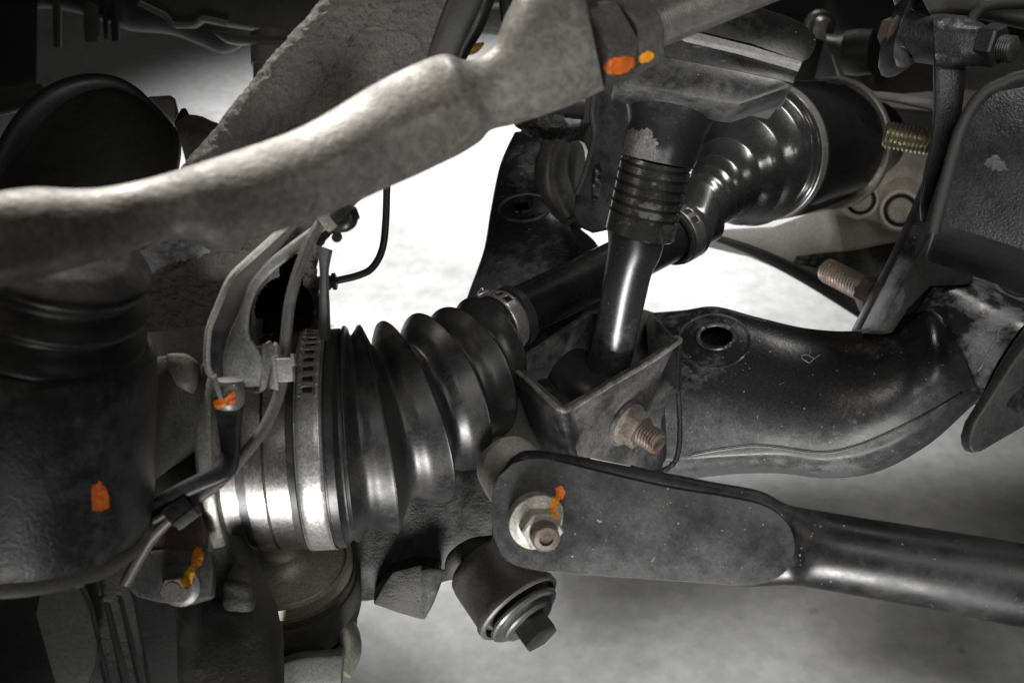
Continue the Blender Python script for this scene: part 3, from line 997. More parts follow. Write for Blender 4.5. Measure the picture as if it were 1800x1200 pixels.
tie = thing('tie_rod', 'weathered grey tie rod crossing the upper foreground', 'tie rod', P(600, 370, .34))
tie_g = rough(limb([ts(-90, 372, -70, 515), ts(-30, 342, 30, 500), ts(50, 330, 125, 474), ts(130, 331, 208, 449), ts(200, 326, 262, 430), ts(275, 309, 318, 422, .9, 1.8), ts(340, 289, 385, 437, .9, 1.8), ts(410, 266, 468, 414, .9, 1.7), ts(530, 222, 592, 369, .9, 1.55), ts(650, 152, 722, 312, .9, 1.55),
                    ts(730, 112, 798, 277, .9, 1.6), ts(772, 97, 842, 250, .9, 1.7), ts(793, 97, 858, 233), ts(815, 106, 872, 226), ts(842, 100, 900, 220), ts(872, 70, 930, 210), ts(892, 20, 965, 200), ts(925, -30, 1000, 187), ts(990, -60, 1040, 168), ts(1018, -55, 1062, 158)], 64, 9, ends=(.012, 0)), .0002, 90)
tie_o = obj('rod_body', tie_g, RODM, tie, 60)
ta, tb = P(1020, 92, td(1020)), P(1330, -30, td(1330))
TD = (tb - ta).normalized()
nk = M('nut_grey', (.11, .108, .10), (.05, .05, .047), .45, .6, metal=.3, mix=(.4, .66), scale=60, bump=.2)
h1 = hexnut(ta + TD * .002, TD, .0120, .0148, .62, .1)
h2 = hexnut(ta + TD * .0146, TD, .0105, .0150, .95, .12)
obj('hex_collar', h1, nk, tie)
obj('lock_nut', h2, nk, tie)
obj('threaded_shank', thread(ta + TD * .02, TD, .20, .0086, .0012, .0004, 40), M('shank_grey', (.15, .147, .135), (.08, .079, .072), .42, .6, metal=.4, scale=70, bump=.15), tie, 60)
mk = join(h1, h2, tie_g)
obj('paint_mark', dab(mk, ell(1089, 115, 29, 15, 24, -.22), 1.5, .0004, 2, 3), ORANGE, tie)
obj('paint_mark', dab(mk, ell(1136, 101, 15, 9, 20, -.35), 1.5, .0004, 1.5, 4), AMBER, tie)
# dust boot of its ball end
bt, bb = P(92, 440, .355), P(40, 625, .372)
TBD = (bb - bt).normalized()
tbl = (bb - bt).length
prof = cr([(-.004, .022), (.000, .0300), (.0025, .0310), (.0045, .0292), (.0070, .0286), (.0100, .0318), (.0130, .0335), (.0155, .0308), (.0175, .0302), (.0215, .0345), (.0250, .0358), (.0275, .0330), (.0300, .0340), (.034, .037)], 5)
obj('dust_boot', lathe(bt, TBD, prof, 96), RUBBER, tie, 60)

# ================================================================== steering knuckle
kn = thing('steering_knuckle', 'rough cast iron steering knuckle on the left with a slanted upper arm', 'knuckle', P(400, 1150, .5))
kmat = ROCK
up_g = rough(limb([(600, -50, 880, -60, .455, .05, 7), (530, 45, 835, 30, .462, .05, 7), (440, 150, 790, 110, .470, .05, 7), (345, 272, 700, 260, .478, .05, 6), (285, 352, 610, 370, .485, .05, 5), (240, 420, 560, 440, .492, .05, 4), (232, 470, 556, 500, .500, .05, 3.5), (250, 560, 575, 580, .512, .05, 3), (270, 680, 560, 680, .52, .05, 3)], 300, 34), .0010, 60)
up_g = rough(up_g, .0008, 330, 4.0)
up_g = cut(up_g, 500, 548, 52, 62, .51)
up_g = cut(up_g, 512, 484, 22, 42, .51)
obj('upper_arm', up_g, kmat, kn, 50)
obj('arm_edge', limb([(800, -40, 868, -40, .433, .008, 3), (770, 40, 838, 30, .44, .008, 3), (745, 110, 800, 110, .448, .008, 3)], 24), UNDER, kn)
obj('worn_patch', dab(up_g, [(232, 452), (262, 430), (300, 421), (345, 426), (372, 440), (352, 452), (318, 458), (290, 466), (258, 486), (246, 474)], 2, .0006, 4, 5), M('blue_grey_patch', (.15, .155, .17), (.10, .10, .11), .5, .65, bump=.4, bscale=420, bdist=.0008), kn)
obj('window_edge', limb([(556, 430, 585, 440, .475, .02, 3), (562, 480, 578, 480, .478, .02, 3), (560, 540, 580, 540, .482, .02, 3), (560, 600, 582, 600, .488, .02, 3)], 24), IRON, kn)
hub_g = rough(limb([(220, 590, 460, 560, .50, .07, 4), (220, 700, 440, 700, .50, .07, 4), (220, 800, 425, 800, .50, .07, 4), (240, 900, 425, 900, .50, .07, 4), (330, 985, 450, 985, .495, .06, 3), (310, 1040, 480, 1050, .485, .05, 3), (312, 1120, 497, 1120, .475, .05, 3), (318, 1230, 500, 1230, .465, .05, 3)], 64, 8), .0012, 60)
obj('hub_carrier', hub_g, IRON, kn, 60)
obj('casting_boss', rough(limb([(405, 1000, 440, 1012, .462, .012, 2.4), (395, 1022, 448, 1030, .458, .016, 2.4), (392, 1060, 450, 1062, .456, .016, 2.2)], 24, 5, ends=(.003, .003)), .0008, 120), IRON, kn)
ba, bb2 = P(28, 600, .372), P(28, 925, .392)
BSD = (bb2 - ba).normalized()
bsl = (bb2 - ba).length
boss_g = rough(lathe(ba, BSD, [(-.002, .020), (-.0015, .0420), (.001, .0440), (.010, .0448), (bsl - .010, .0452), (bsl - .003, .0440), (bsl - .0005, .0425)], 96), .0003, 90)
obj('steering_boss', boss_g, M('boss_black', (.014, .014, .014), (.055, .056, .058), .40, .58, mix=(.46, .66), scale=50, fine=240, bump=.35, bscale=700, bdist=.0005, speck=.8), kn, 60)
obj('boss_rim', lathe(ba, BSD, [(bsl - .004, .0438), (bsl - .0015, .0452), (bsl + .0015, .0448), (bsl + .0022, .030)], 96), M('rim_grey', (.09, .088, .08), (.05, .05, .046), .5, .6, mix=(.4, .7), scale=50, bump=.2), kn)
obj('paint_mark', dab(boss_g, [(160, 862), (164, 850), (176, 846), (186, 856), (192, 878), (192, 893), (178, 898), (162, 896)], 1.5, .0005, 3, 6), ORANGE, kn)
web_g = rough(limb([(240, 640, 240, 880, .425, .03, 3), (290, 625, 290, 830, .445, .03, 3), (350, 640, 350, 790, .465, .03, 3), (400, 650, 400, 770, .48, .03, 3)], 40, 8), .0008, 90)
obj('steering_web', web_g, IRON, kn, 60)
obj('lug', rough(plate([(287, 616), (322, 620), (346, 626), (343, 660), (336, 692), (310, 676), (294, 650)], P(318, 650, .432), cdir(.2, .1, 1), .04, bev=.003), .0005, 200), M('lug_tan', (.10, .093, .08), (.055, .05, .045), .55, .7, bump=.5, bscale=420, bdist=.0007), kn)
# castle nut under the boss
cn = thing('castle_nut', 'dark slotted castle nut under the steering boss, lower left', 'nut', P(130, 1000, .40))
cno = P(130, 925, .395)
nut_b = lathe(cno, BSD, [(-.004, .0165), (.007, .0170), (.0078, .0165)], 12)
obj('nut_base', nut_b, M('nut_dark', (.05, .05, .045), (.03, .03, .028), .5, .65, mix=(.4, .7), scale=60, bump=.2), cn)
n_, u_, v_ = frame(BSD)
for k in range(6):
    a = math.pi / 3 * k + .3
    dn = u_ * math.cos(a) + v_ * math.sin(a)
    obj('tooth', box(cno + BSD * .0108 + dn * .0128, BSD * .0034, dn * .0030, dn.cross(BSD) * .0050, .0006), bpy.data.materials['nut_dark'], cn)
obj('cotter_pin', sweep([P(128, 990, .385), P(138, 1008, .383), P(136, 1030, .383)], .0022, 10, 5), M('pin_grey', (.16, .155, .14), None, .5, metal=.4), cn)

# ================================================================== sensor bracket and cable
sb = thing('sensor_bracket', 'sickle shaped grey sensor bracket bolted to the knuckle', 'bracket', P(440, 690, .43))
face = plate([(610, 340), (560, 362), (508, 394), (470, 428), (440, 455), (405, 490), (396, 506), (386, 532), (372, 566), (366, 590), (365, 640), (370, 660), (376, 672)] + [(420, 684), (446, 690), (456, 688), (462, 676), (464, 640), (470, 612), (474, 600), (462, 606), (450, 608), (441, 598), (437, 585), (437, 548), (444, 516), (458, 492), (480, 470), (512, 446), (548, 410), (580, 388), (615, 362)],
             P(440, 600, .432), cdir(-.25, .1, 1), .0030, bev=.0006)
obj('bracket_plate', face, DARKMET, sb)
obj('bracket_lip', limb([(612, 352, 618, 366, .425, .006, 4), (560, 390, 574, 402, .426, .006, 4), (500, 434, 515, 450, .427, .006, 4), (460, 466, 478, 480, .428, .006, 4), (435, 500, 454, 508, .428, .006, 4), (421, 545, 440, 548, .428, .006, 4), (404, 585, 439, 587, .428, .006, 4), (394, 620, 450, 607, .428, .006, 5), (392, 652, 464, 636, .428, .005, 5), (396, 682, 462, 678, .428, .004, 5)], 28), GALV, sb)
obj('outer_edge', sweep([P(508, 393, .428), P(440, 454, .427), P(405, 489, .427), P(385, 533, .427), P(371, 567, .427), P(365, 592, .427), P(364, 640, .427), P(372, 662, .427)], .0013, 8, 4), M('lit_edge', (.55, .54, .50), (.38, .37, .34), .45, .6, metal=.3), sb)  # pale colour paints the lit edge of the bracket plate
obj('folded_tab', join(plate([(462, 606), (476, 598), (482, 606), (478, 640), (470, 680), (458, 690)], P(470, 640, .427), cdir(.55, .1, .8), .0018, bev=.0004), plate([(481, 600), (486, 610), (484, 640), (478, 684), (472, 680)], P(478, 640, .429), cdir(-.6, .1, .8), .0018, bev=.0004)), GALV, sb)
cab = thing('sensor_cable', 'thin grey sensor cable curving down beside the sickle bracket', 'cable', P(222, 1020, .43))
obj('cable', sweep([P(578, 368, .424), P(566, 388, .421), P(545, 425, .419), P(525, 475, .418), (P(510, 530, .418)), P(503, 590, .418), P(499, 650, .418), P(488, 700, .416), P(464, 752, .412), P(428, 800, .408), P(385, 848, .406), P(325, 890, .405), P(275, 935, .408), P(248, 975, .410), P(220, 1025, .412)], .0021, 20, 8), CABLE, cab)
clip = obj('crimp_clip', box(P(501, 650, .4165), cdir(1, .05, 0) * .0033, cdir(-.05, 1, 0) * .0043, cdir(0, 0, 1) * .0028, .0006), GALV, cab)
obj('clip_ear', box(P(486, 655, .416), cdir(1, .05, 0) * .0007, cdir(-.1, 1, 0) * .0062, cdir(0, 0, 1) * .0030, .0003), GALV, clip)
obj('clip_ear', box(P(516, 632, .4165), cdir(1, .05, 0) * .0006, cdir(-.1, 1, 0) * .0022, cdir(0, 0, 1) * .0024, .0003), GALV, clip)
ax1 = (P(345, 880, .4) - P(300, 915, .4)).normalized()
ax2 = ax1.cross(FACE)
clip2 = obj('cable_clip', box(P(318, 896, .403), ax1 * .0050, ax2 * .0034, FACE * .003, .0006), PLASTIC, cab)
obj('clip_tab', box(P(330, 910, .402), ax1 * .0045, ax2 * .0018, FACE * .0024, .0005), M('clip_grey', (.09, .09, .09), None, .5), clip2)
plug = thing('sensor_plug', 'black plastic sensor plug at the top of the sickle bracket', 'connector', P(600, 418, .43))
pd = cdir(.75, -.55, .2)
obj('plug_body', join(limb([(568, 372, 585, 410, .428, .011, 3), (585, 356, 610, 408, .427, .014, 3), (606, 350, 625, 398, .427, .014, 2.6), (622, 362, 630, 386, .428, .010, 2.2)], 28, 6, ends=(.001, .001))), PLASTIC, plug)
obj('plug_latch', box(P(600, 372, .4185), cdir(.6, .5, 0) * .0042, cdir(-.5, .6, 0) * .0022, FACE * .0016, .0005), PLASTIC, plug)
obj('plug_sleeve', box(P(573, 386, .420), cdir(.8, .6, 0) * .0022, cdir(-.6, .8, 0) * .0042, FACE * .003, .0006), M('plug_grey', (.22, .215, .19), None, .5), plug)
obj('plug_lug', lathe(P(592, 417, .426), cdir(.2, 0, 1), [(0, .0020), (.002, .0020)], 20), PLASTIC, plug)

strap = thing('hose_strap', 'narrow curved black strap hooked over the cable, orange mark on top', 'strap', P(300, 905, .41))
strap_g = limb([(378, 668, 428, 668, .414, .006, 3), (376, 710, 428, 712, .412, .006, 3), (384, 760, 424, 762, .409, .006, 3), (386, 795, 422, 800, .407, .006, 3), (368, 820, 410, 838, .405, .007, 3), (335, 838, 350, 866, .404, .007, 3), (308, 852, 312, 884, .404, .007, 3), (276, 872, 292, 894, .405, .007, 3), (252, 898, 276, 908, .406, .006, 3)], 28, 8, ends=(.001, .001))
obj('strap_band', strap_g, DARKMET, strap)
obj('strap_hook', sweep([P(254, 902, .404), P(262, 915, .403), P(285, 905, .402), P(310, 884, .402), P(330, 868, .403)], .0016, 12, 5), DARKMET, strap)
cap_g = lathe(P(402, 708, .410), cdir(.05, 1, .15), [(-.002, .0040), (0, .0056), (.007, .0058), (.0085, .0050), (.009, .003)], 28)
obj('bolt_cap', cap_g, M('cap_grey', (.20, .19, .17), (.10, .10, .095), .4, .55, metal=.4, scale=120, bump=.1), strap)
obj('bolt_tab', limb([(372, 664, 384, 700, .404, .003, 3), (380, 656, 392, 700, .403, .003, 3)], 16, 3), GALV, strap)
obj('paint_mark', dab(join(cap_g, strap_g), [(369, 712), (378, 702), (394, 700), (402, 692), (412, 688), (414, 708), (396, 714), (380, 720), (374, 730), (370, 726)], 1.3, .0009, 2, 7), ORANGE, strap)

line = thing('brake_line', 'thin bent black brake line against the bright floor', 'brake line', P(620, 490, .6))
obj('line_tube', sweep([P(684, 180, .60), P(682, 260, .60), P(680, 330, .60), P(678, 390, .60), P(672, 438, .60), P(655, 470, .60), P(630, 484, .60), P(588, 494, .60)], .00195, 16, 8), M('line_black', (.02, .02, .02), (.04, .04, .04), .5, .6, bump=.1), line)
obj('fitting', lathe(P(568, 497, .595), cdir(1, .12, 0), [(-.004, .0030), (0, .0042), (.0035, .0042), (.0036, .0034), (.0048, .0034), (.0049, .0045), (.0068, .0045), (.0072, .0036)], 8), PLASTIC, line)

# ================================================================== flange bolt and rusty tab at the lower left
tabs = thing('caliper_tab', 'rusty brown tab beneath the cable clip', 'bracket', P(290, 980, .44))
tab_g = plate([(215, 925), (300, 905), (352, 905), (362, 940), (360, 972), (300, 968), (215, 960)], P(300, 940, .446), cdir(.1, .2, 1), .008, bev=.0012)
obj('rust_plate', tab_g, RUSTD, tabs)
ear_g = plate([(205, 985), (235, 970), (300, 962), (368, 965), (376, 1000), (372, 1050), (330, 1062), (280, 1058), (240, 1048), (212, 1020)], P(310, 1010, .442), cdir(.1, .25, 1), .010, bev=.0016)
obj('steel_ear', ear_g, M('ear_grey', (.10, .10, .10), (.05, .05, .05), .4, .55, metal=.3, scale=60, bump=.2), tabs)
fb_n = cdir(-.10, -.12, 1)
fb_o = P(316, 1028, .436)
fb = thing('flange_bolt', 'grey flange bolt with yellow paint stripe, lower left', 'bolt', fb_o)
fbg = lathe(fb_o, fb_n, [(-.002, .0080), (0, .0083), (.0008, .0083), (.0018, .0070), (.0022, .0056)], 48)
obj('flange', fbg, M('bolt_grey', (.16, .155, .145), (.11, .108, .10), .42, .55, metal=.4, scale=90, bump=.1), fb)
hd = hexnut(fb_o + fb_n * .002, fb_n, .0046, .0056, .3)
obj('head', join(hd, lathe(fb_o + fb_n * .0066, fb_n, [(0, .0036), (.0003, .0034)], 24)), bpy.data.materials['bolt_grey'], fb)
YEL = M('yellow_paint', (.70, .42, .01), (.80, .22, .01), .5, .6, mix=(.42, .62), scale=70, bump=.3)
obj('paint_mark', dab(join(fbg, hd, ear_g, tab_g), [(344, 962), (356, 960), (358, 978), (354, 994), (345, 1000), (340, 1016), (334, 1032), (322, 1030), (312, 1020), (322, 1016), (326, 1004), (336, 990), (338, 972)], 1.3, .0006, 2, 8), YEL, fb)

# caliper and rotor fins in the corner
cal = thing('brake_caliper', 'dim olive caliper plate under the castle nut, bottom left', 'caliper', P(110, 1200, .44))
obj('pad_plate', plate([(62, 1080), (68, 1050), (92, 1012), (130, 1000), (140, 1030), (158, 1070), (172, 1130), (170, 1165), (150, 1215), (100, 1215)], P(110, 1100, .435), cdir(.2, .1, 1), .010, bev=.0012), M('dim_olive', (.055, .055, .048), (.035, .035, .03), .55, .7, mix=(.4, .7), scale=60, bump=.2, blob=((.01, .01, .01), 80, .66, .7)), cal)
fins = thing('caliper_fins', 'dark ribbed grille between caliper plate and knuckle, bottom left', 'grille', P(220, 1200, .45))
obj('fin_frame', plate([(150, 985), (215, 985), (236, 1060), (262, 1215), (158, 1215), (155, 1100)], P(200, 1100, .452), cdir(.1, .1, 1), .006, bev=.0008,
                       holes=[[(165, 1010), (176, 1012), (181, 1046), (172, 1048)], [(158, 1086), (166, 1086), (198, 1210), (186, 1210)], [(182, 1056), (192, 1058), (232, 1210), (216, 1210)], [(206, 1044), (214, 1046), (256, 1210), (244, 1210)]]), IRON, fins)
sp = obj('dark_filler_sheet', plate([(-40, 880), (330, 900), (345, 1060), (340, 1230), (-40, 1230)], P(150, 1050, .56), cdir(.1, .1, 1), .01), UNDER)  # black sheet added to keep the lower left corner dark
tag(sp, 'black filler sheet added behind the dark lower left corner', 'plate')

# ================================================================== dust shield and hub behind the tie rod
ds = thing('brake_dust_shield', 'dark round brake dust shield at upper left', 'shield', P(160, 330, .62))
arc = cr([(-60, 360), (-30, 300), (0, 255), (35, 205), (80, 160), (130, 135), (180, 130), (225, 146), (265, 178), (295, 212), (311, 235), (313, 268), (306, 310)], 4)
obj('shield_face', plate(arc + [(285, 420), (240, 520), (150, 590), (40, 600), (-60, 560), (-120, 470), (-110, 410)], P(160, 250, .60), cdir(-.15, .1, 1), .004, bev=.0012), M('shield_black', (.016, .016, .015), (.035, .034, .032), .45, .6, mix=(.4, .7), scale=20, bump=.1, speck=.5), ds)
obj('shield_rim', sweep([P(-40, 340, .590), P(5, 280, .590), P(45, 215, .591), P(95, 168, .592), P(150, 145, .592), P(200, 144, .593), P(240, 162, .594), P(275, 195, .594), P(300, 235, .594), P(304, 300, .594)], [.009, .009, .009, .0085, .007, .005, .0035, .002, .0015, .0012], 20, 6, flat=.6, side=FACE), UNDER, ds)
hb = thing('hub_flange', 'pale cast caliper ear and round boss beside the dust shield', 'casting', P(350, 290, .66))
obj('ear', plate([(258, 168), (300, 166), (308, 172), (314, 196), (304, 215), (296, 206), (276, 186)], P(290, 190, .66), cdir(.2, .3, 1), .012, bev=.0015), M('ear_tan', (.15, .14, .125), (.09, .085, .075), .5, .65, scale=50, bump=.2), hb)
obj('clip', plate([(306, 214), (318, 190), (326, 188), (336, 206), (318, 208), (308, 220)], P(318, 202, .655), cdir(.2, .3, 1), .01, bev=.001), PLASTIC, hb)
obj('boss', rough(limb([(310, 216, 330, 300, .65, .03, 2.4), (328, 206, 345, 300, .648, .035, 2.4), (352, 206, 365, 300, .648, .035, 2.4), (376, 216, 385, 300, .65, .03, 2.4), (400, 226, 410, 300, .655, .02, 2.4)], 40, 6), .002, 50), M('boss_tan', (.20, .185, .16), (.10, .095, .085), .5, .68, mix=(.4, .68), scale=50, bump=.4, bscale=420), hb)
wr = obj('wheel_rim_edge', sweep([P(-40, 190, .66), P(0, 182, .66), P(40, 172, .66), P(75, 168, .665)], .007, 16, 5), UNDERG)
tag(wr, 'dim grey curved rim edge left of the dust shield', 'rim')

# ================================================================== underbody at the top left
rail = thing('frame_rail', 'dark underbody rail along the top left edge', 'rail', P(300, 60, 1.0))
obj('rail_body', limb([(-700, -420, -700, 0, 1.02, .1, 4), (-60, -420, -40, 14, 1.02, .1, 4), (90, -420, 100, 14, 1.02, .1, 4), (190, -420, 195, 40, 1.02, .1, 4), (230, -420, 232, 54, 1.02, .1, 3), (300, -420, 300, 60, 1.02, .1, 3), (350, -420, 355, 80, 1.02, .1, 3), (385, -420, 390, 93, 1.02, .1, 3), (415, -420, 416, 87, 1.02, .1, 3), (440, -420, 442, 72, 1.02, .1, 3), (520, -420, 520, 66, 1.02, .1, 3), (640, -420, 640, 40, 1.02, .1, 3), (830, -420, 840, 20, 1.02, .1, 3)], 40, 6), UNDER, rail, 50)
obj('skid_plate', plate([(240, -20), (640, -20), (620, 48), (520, 60), (400, 42), (355, 34), (340, 44), (305, 44), (288, 28), (250, 8)], P(400, 20, .93), cdir(0, .1, 1), .01, bev=.002), M('skid_grey', (.032, .032, .030), (.055, .054, .05), .5, .65, mix=(.4, .7), scale=24, bump=.15), rail)
obj('flange_edge', sweep([P(245, 6, .925), P(290, 28, .925), P(304, 43, .925), P(340, 43, .925), P(356, 33, .925), P(400, 42, .925)], .0022, 8, 4), UNDERG, rail)
lb = obj('splash_guard', limb([(-500, 0, -500, 200, 1.0, .08, 5), (-60, 0, -60, 170, 1.0, .08, 5), (20, 0, 20, 165, 1.0, .08, 5), (66, 0, 64, 155, 1.0, .08, 5)], 32, 4), UNDER)
tag(lb, 'black splash guard block in the top left corner', 'guard')
for k, (a_, b_, y_) in enumerate([(92, 107, 84), (146, 174, 74), (180, 189, 70), (193, 209, 73)]):
    pst = obj('hanging_rib', limb([(a_, -10, b_, -10, .99, .01 + .004 * k, 4), (a_ + 1, 40, b_ + 1, 40, .99, .012, 4), (a_ + 3, y_, b_ + 1, y_, .99, .012, 4)], 20, 4), UNDERG if k in (0, 1) else UNDER)
    tag(pst, ['leftmost narrow grey rib hanging from the dark rail', 'wide grey rib hanging second from left under the rail', 'thinnest black rib hanging third from left under the rail', 'rightmost short black rib hanging under the rail'][k], 'rib', 'ribs hanging under the rail')
bs = thing('mount_post', 'grey mount post with flange behind the slanted knuckle arm', 'mount', P(475, 160, .8))
obj('post', lathe(P(478, 60, .80), cdir(.02, -1, 0), [(0, .0148), (.022, .0148), (.0222, .0135), (.05, .0132), (.07, .0130)], 48), M('post_grey', (.16, .155, .14), (.09, .088, .08), .5, .62, scale=40, bump=.15), bs)
obj('post_flange', limb([(368, 52, 382, 64, .80, .03, 3), (400, 56, 405, 78, .80, .04, 3), (450, 62, 450, 80, .80, .045, 3), (530, 60, 530, 78, .80, .045, 3)], 24, 5), UNDERG, bs)
# small dark pieces behind the tie rod top
hz = obj('dark_hose', sweep([P(860, -40, .62), P(840, 30, .62), P(812, 85, .62), P(795, 130, .62)], [.006, .006, .005, .004], 16, 5), PLASTIC)
tag(hz, 'shiny black hose along the right edge of the knuckle arm', 'hose')
pb = obj('cross_tube', limb([(820, 12, 822, 60, .9, .04, 3), (860, 6, 862, 62, .9, .04, 3), (910, 0, 910, 66, .9, .04, 3)], 24, 4), UNDERG)
tag(pb, 'grey cross tube seen between knuckle arm and tie rod', 'tube')
pb = obj('black_post', limb([(876, -40, 900, -40, .7, .02, 4), (878, 20, 900, 20, .7, .02, 4), (884, 62, 898, 64, .7, .02, 3)], 20, 4), PLASTIC)
tag(pb, 'short black post above the tie rod collar', 'post')
yb = obj('amber_marker', limb([(806, 96, 812, 100, .72, .006, 2.2), (818, 80, 826, 98, .72, .010, 2.2), (838, 76, 840, 92, .72, .008, 2.2), (850, 74, 852, 78, .72, .004, 2.2)], 20, 4), M('amber_plastic', (.55, .30, .02), None, .4))
tag(yb, 'small amber yellow piece peeking above the tie rod', 'marker')

# ================================================================== mount bracket and bump stop behind the strut
mb = thing('mount_bracket', 'tall black stamped bracket behind the ringed strut collar', 'bracket', P(1050, 400, .68))
mb_g = plate([(1046, 150), (1040, 200), (1044, 235), (1040, 260), (1026, 310), (1012, 340), (1008, 375), (1016, 396), (1040, 407), (1075, 400), (1110, 380), (1130, 300), (1140, 150)], P(1060, 300, .64), cdir(-.2, .1, 1), .006, bev=.001)
obj('bracket_face', mb_g, DARKMET, mb)
obj('bracket_edge', sweep([P(1046, 150, .635), P(1040, 200, .635), P(1044, 238, .634), P(1036, 275, .634), P(1024, 315, .634), P(1013, 342, .634)], .0014, 8, 5), UNDERG, mb)
obj('slot', dab(mb_g, [(1046, 290), (1054, 286), (1058, 292), (1054, 345), (1044, 352), (1042, 335)], 2, .0018, 0), DUSTY, mb)
obj('inner_tube', sweep([P(978, 250, .69), P(970, 300, .69), P(975, 340, .69), P(1000, 385, .688), P(1010, 400, .686)], [.009, .010, .011, .010, .008], 24, 6), M('tube_grey', (.05, .05, .05), (.12, .12, .115), .3, .5, mix=(.4, .66), scale=30, bump=.1), mb)
obj('gap_filler', plate([(940, 110), (1100, 110), (1080, 262), (1034, 268), (1000, 240), (950, 215)], P(1020, 180, .73), FACE, .01), UNDER, mb)  # black plate added to keep the gap beside the bump stop dark
obj('washer', lathe(P(1012, 300, .70), cdir(-.9, .1, .4), [(0, .010), (.0006, .018), (.003, .018), (.0036, .010)], 40), M('washer_white', (.45, .45, .44), None, .4, metal=.3), mb)
bu = thing('bump_stop', 'rough black rubber bump stop just below the tie rod collar', 'bump stop', P(960, 245, .66))
obj('rubber_pad', rough(limb([(900, 205, 915, 228, .655, .02, 2.4), (925, 195, 935, 238, .65, .035, 2.4), (965, 190, 968, 246, .65, .04, 2.4), (1000, 195, 996, 240, .65, .035, 2.4), (1022, 205, 1012, 222, .655, .02, 2.4)], 40, 10, ends=(.002, .002)), .0016, 240), M('bump_rubber', (.012, .012, .012), (.03, .03, .03), .6, .75, bump=1.0, bscale=330, bdist=.0014), bu)
obj('metal_cup', limb([(925, 175, 930, 208, .652, .03, 4), (980, 165, 980, 208, .65, .035, 4), (1030, 168, 1026, 212, .652, .03, 4)], 24, 5), DARKMET, bu)
obj('tab', plate([(990, 207), (1022, 210), (1020, 217), (1000, 220)], P(1005, 213, .625), cdir(.1, .4, 1), .003, bev=.0004), LINER, bu)

# ================================================================== right side: frame bracket, bolts, plates
fr = thing('frame_tower', 'black textured frame tower with diagonal flange on the right', 'frame', P(1700, 570, .5))
GRAIN = M('grained_black', (.012, .012, .014), (.040, .040, .044), .36, .5, mix=(.4, .66), scale=24, bump=.5, bscale=900, bdist=.0005, speck=.5)
gus = plate([(1648, 392), (1662, 330), (1682, 262), (1700, 215), (1722, 180), (1750, 160), (1850, 140), (2300, 110), (2300, 640), (1850, 462), (1800, 442), (1740, 422)], P(1740, 300, .455), cdir(-.25, .25, 1), .05, bev=.002)
obj('tower_face', gus, GRAIN, fr)
obj('worn_spot', dab(gus, [(1728, 292), (1742, 274), (1752, 272), (1774, 296), (1750, 300)], 1.5, .0004, 6, 9), M('grey_wear', (.11, .11, .115), (.06, .06, .062), .5, .6, bump=.4, bscale=800), fr)
obj('tower_flange', sweep([P(1640, 410, .452), P(1662, 320, .448), P(1690, 225, .446), P(1722, 172, .446), P(1760, 148, .446), P(1850, 128, .446), P(2300, 98, .446)], .0026, 16, 6, flat=.7), UNDER, fr)
obj('diagonal_flange', plate([(1652, 262), (1676, 270), (1664, 318), (1640, 385), (1600, 478), (1568, 540), (1546, 580), (1512, 580), (1548, 510), (1586, 436), (1620, 360), (1640, 310)], P(1600, 440, .520), cdir(.10, .05, 1), .012, bev=.0012), BLACK, fr)
obj('dark_web', plate([(1540, 580), (1600, 470), (1650, 390), (1720, 420), (1722, 470), (1705, 500), (1640, 500), (1600, 540), (1570, 585)], P(1620, 480, .56), cdir(.1, .1, 1), .02, bev=.0015), UNDER, fr)
obj('upright_bar', limb([(1640, 60, 1700, 55, .50, .016, 4), (1640, 130, 1697, 130, .50, .016, 4), (1640, 190, 1690, 200, .502, .016, 4), (1634, 250, 1672, 262, .505, .016, 4), (1622, 310, 1650, 318, .51, .016, 4), (1617, 360, 1636, 360, .512, .016, 4), (1618, 388, 1626, 392, .514, .014, 3)], 32, 6), GRAIN, fr)

cv = thing('clevis_joint', 'black clevis with bolt and sleeve in the upper right corner', 'clevis', P(1680, 120, .5))
ca1, cb1 = P(1584, 62, .520), P(1790, 86, .480)
CV = (cb1 - ca1).normalized()
cvl = (cb1 - ca1).length
obj('sleeve', lathe(ca1, CV, [(.002, .0085), (.0022, .0110), (.030, .0112), (.031, .0100)], 48), GRAIN, cv)
obj('lug', plate([(1592, -30), (1600, -10), (1582, 40), (1572, 72), (1570, 100), (1576, 116), (1586, 121), (1600, 118), (1612, 106), (1602, 100), (1594, 80), (1596, 50), (1614, 10), (1640, -30)], P(1590, 70, .508), cdir(.2, .1, 1), .014, bev=.0016), BLACK, cv)
obj('upper_arch', limb([(1600, -40, 1640, 36, .515, .03, 4), (1650, -40, 1660, 32, .515, .03, 4), (1720, -40, 1715, 34, .51, .03, 4), (1830, -40, 1830, 60, .505, .03, 4)], 28, 5), UNDER, cv)
obj('sleeve_boss', rough(limb([(1640, 30, 1645, 118, .500, .03, 3), (1680, 28, 1684, 122, .497, .032, 3), (1712, 34, 1716, 118, .494, .03, 3), (1736, 46, 1740, 112, .49, .026, 3)], 40, 8, ends=(0, .001)), .0008, 180), GRAIN, cv)
obj('nut', hexnut(P(1728, 78, .486), CV, .0080, .0092, .3), GRAIN, cv)
obj('right_arch', sweep([P(1700, 60, .492), P(1715, 25, .49), P(1745, 8, .488), P(1840, 5, .486)], .0026, 16, 6, flat=.6), UNDER, cv)
cvb = thing('clevis_pin_bolt', 'dark rusty hex bolt through the upper right clevis', 'bolt', P(1570, 60, .52))
obj('head', hexnut(P(1582, 60, .5195), -CV, .0075, .0076, .3), RUSTD, cvb)
obj('flange', lathe(P(1585, 62, .519), -CV, [(-.001, .0096), (.0014, .0096), (.002, .008)], 40), RUSTD, cvb)
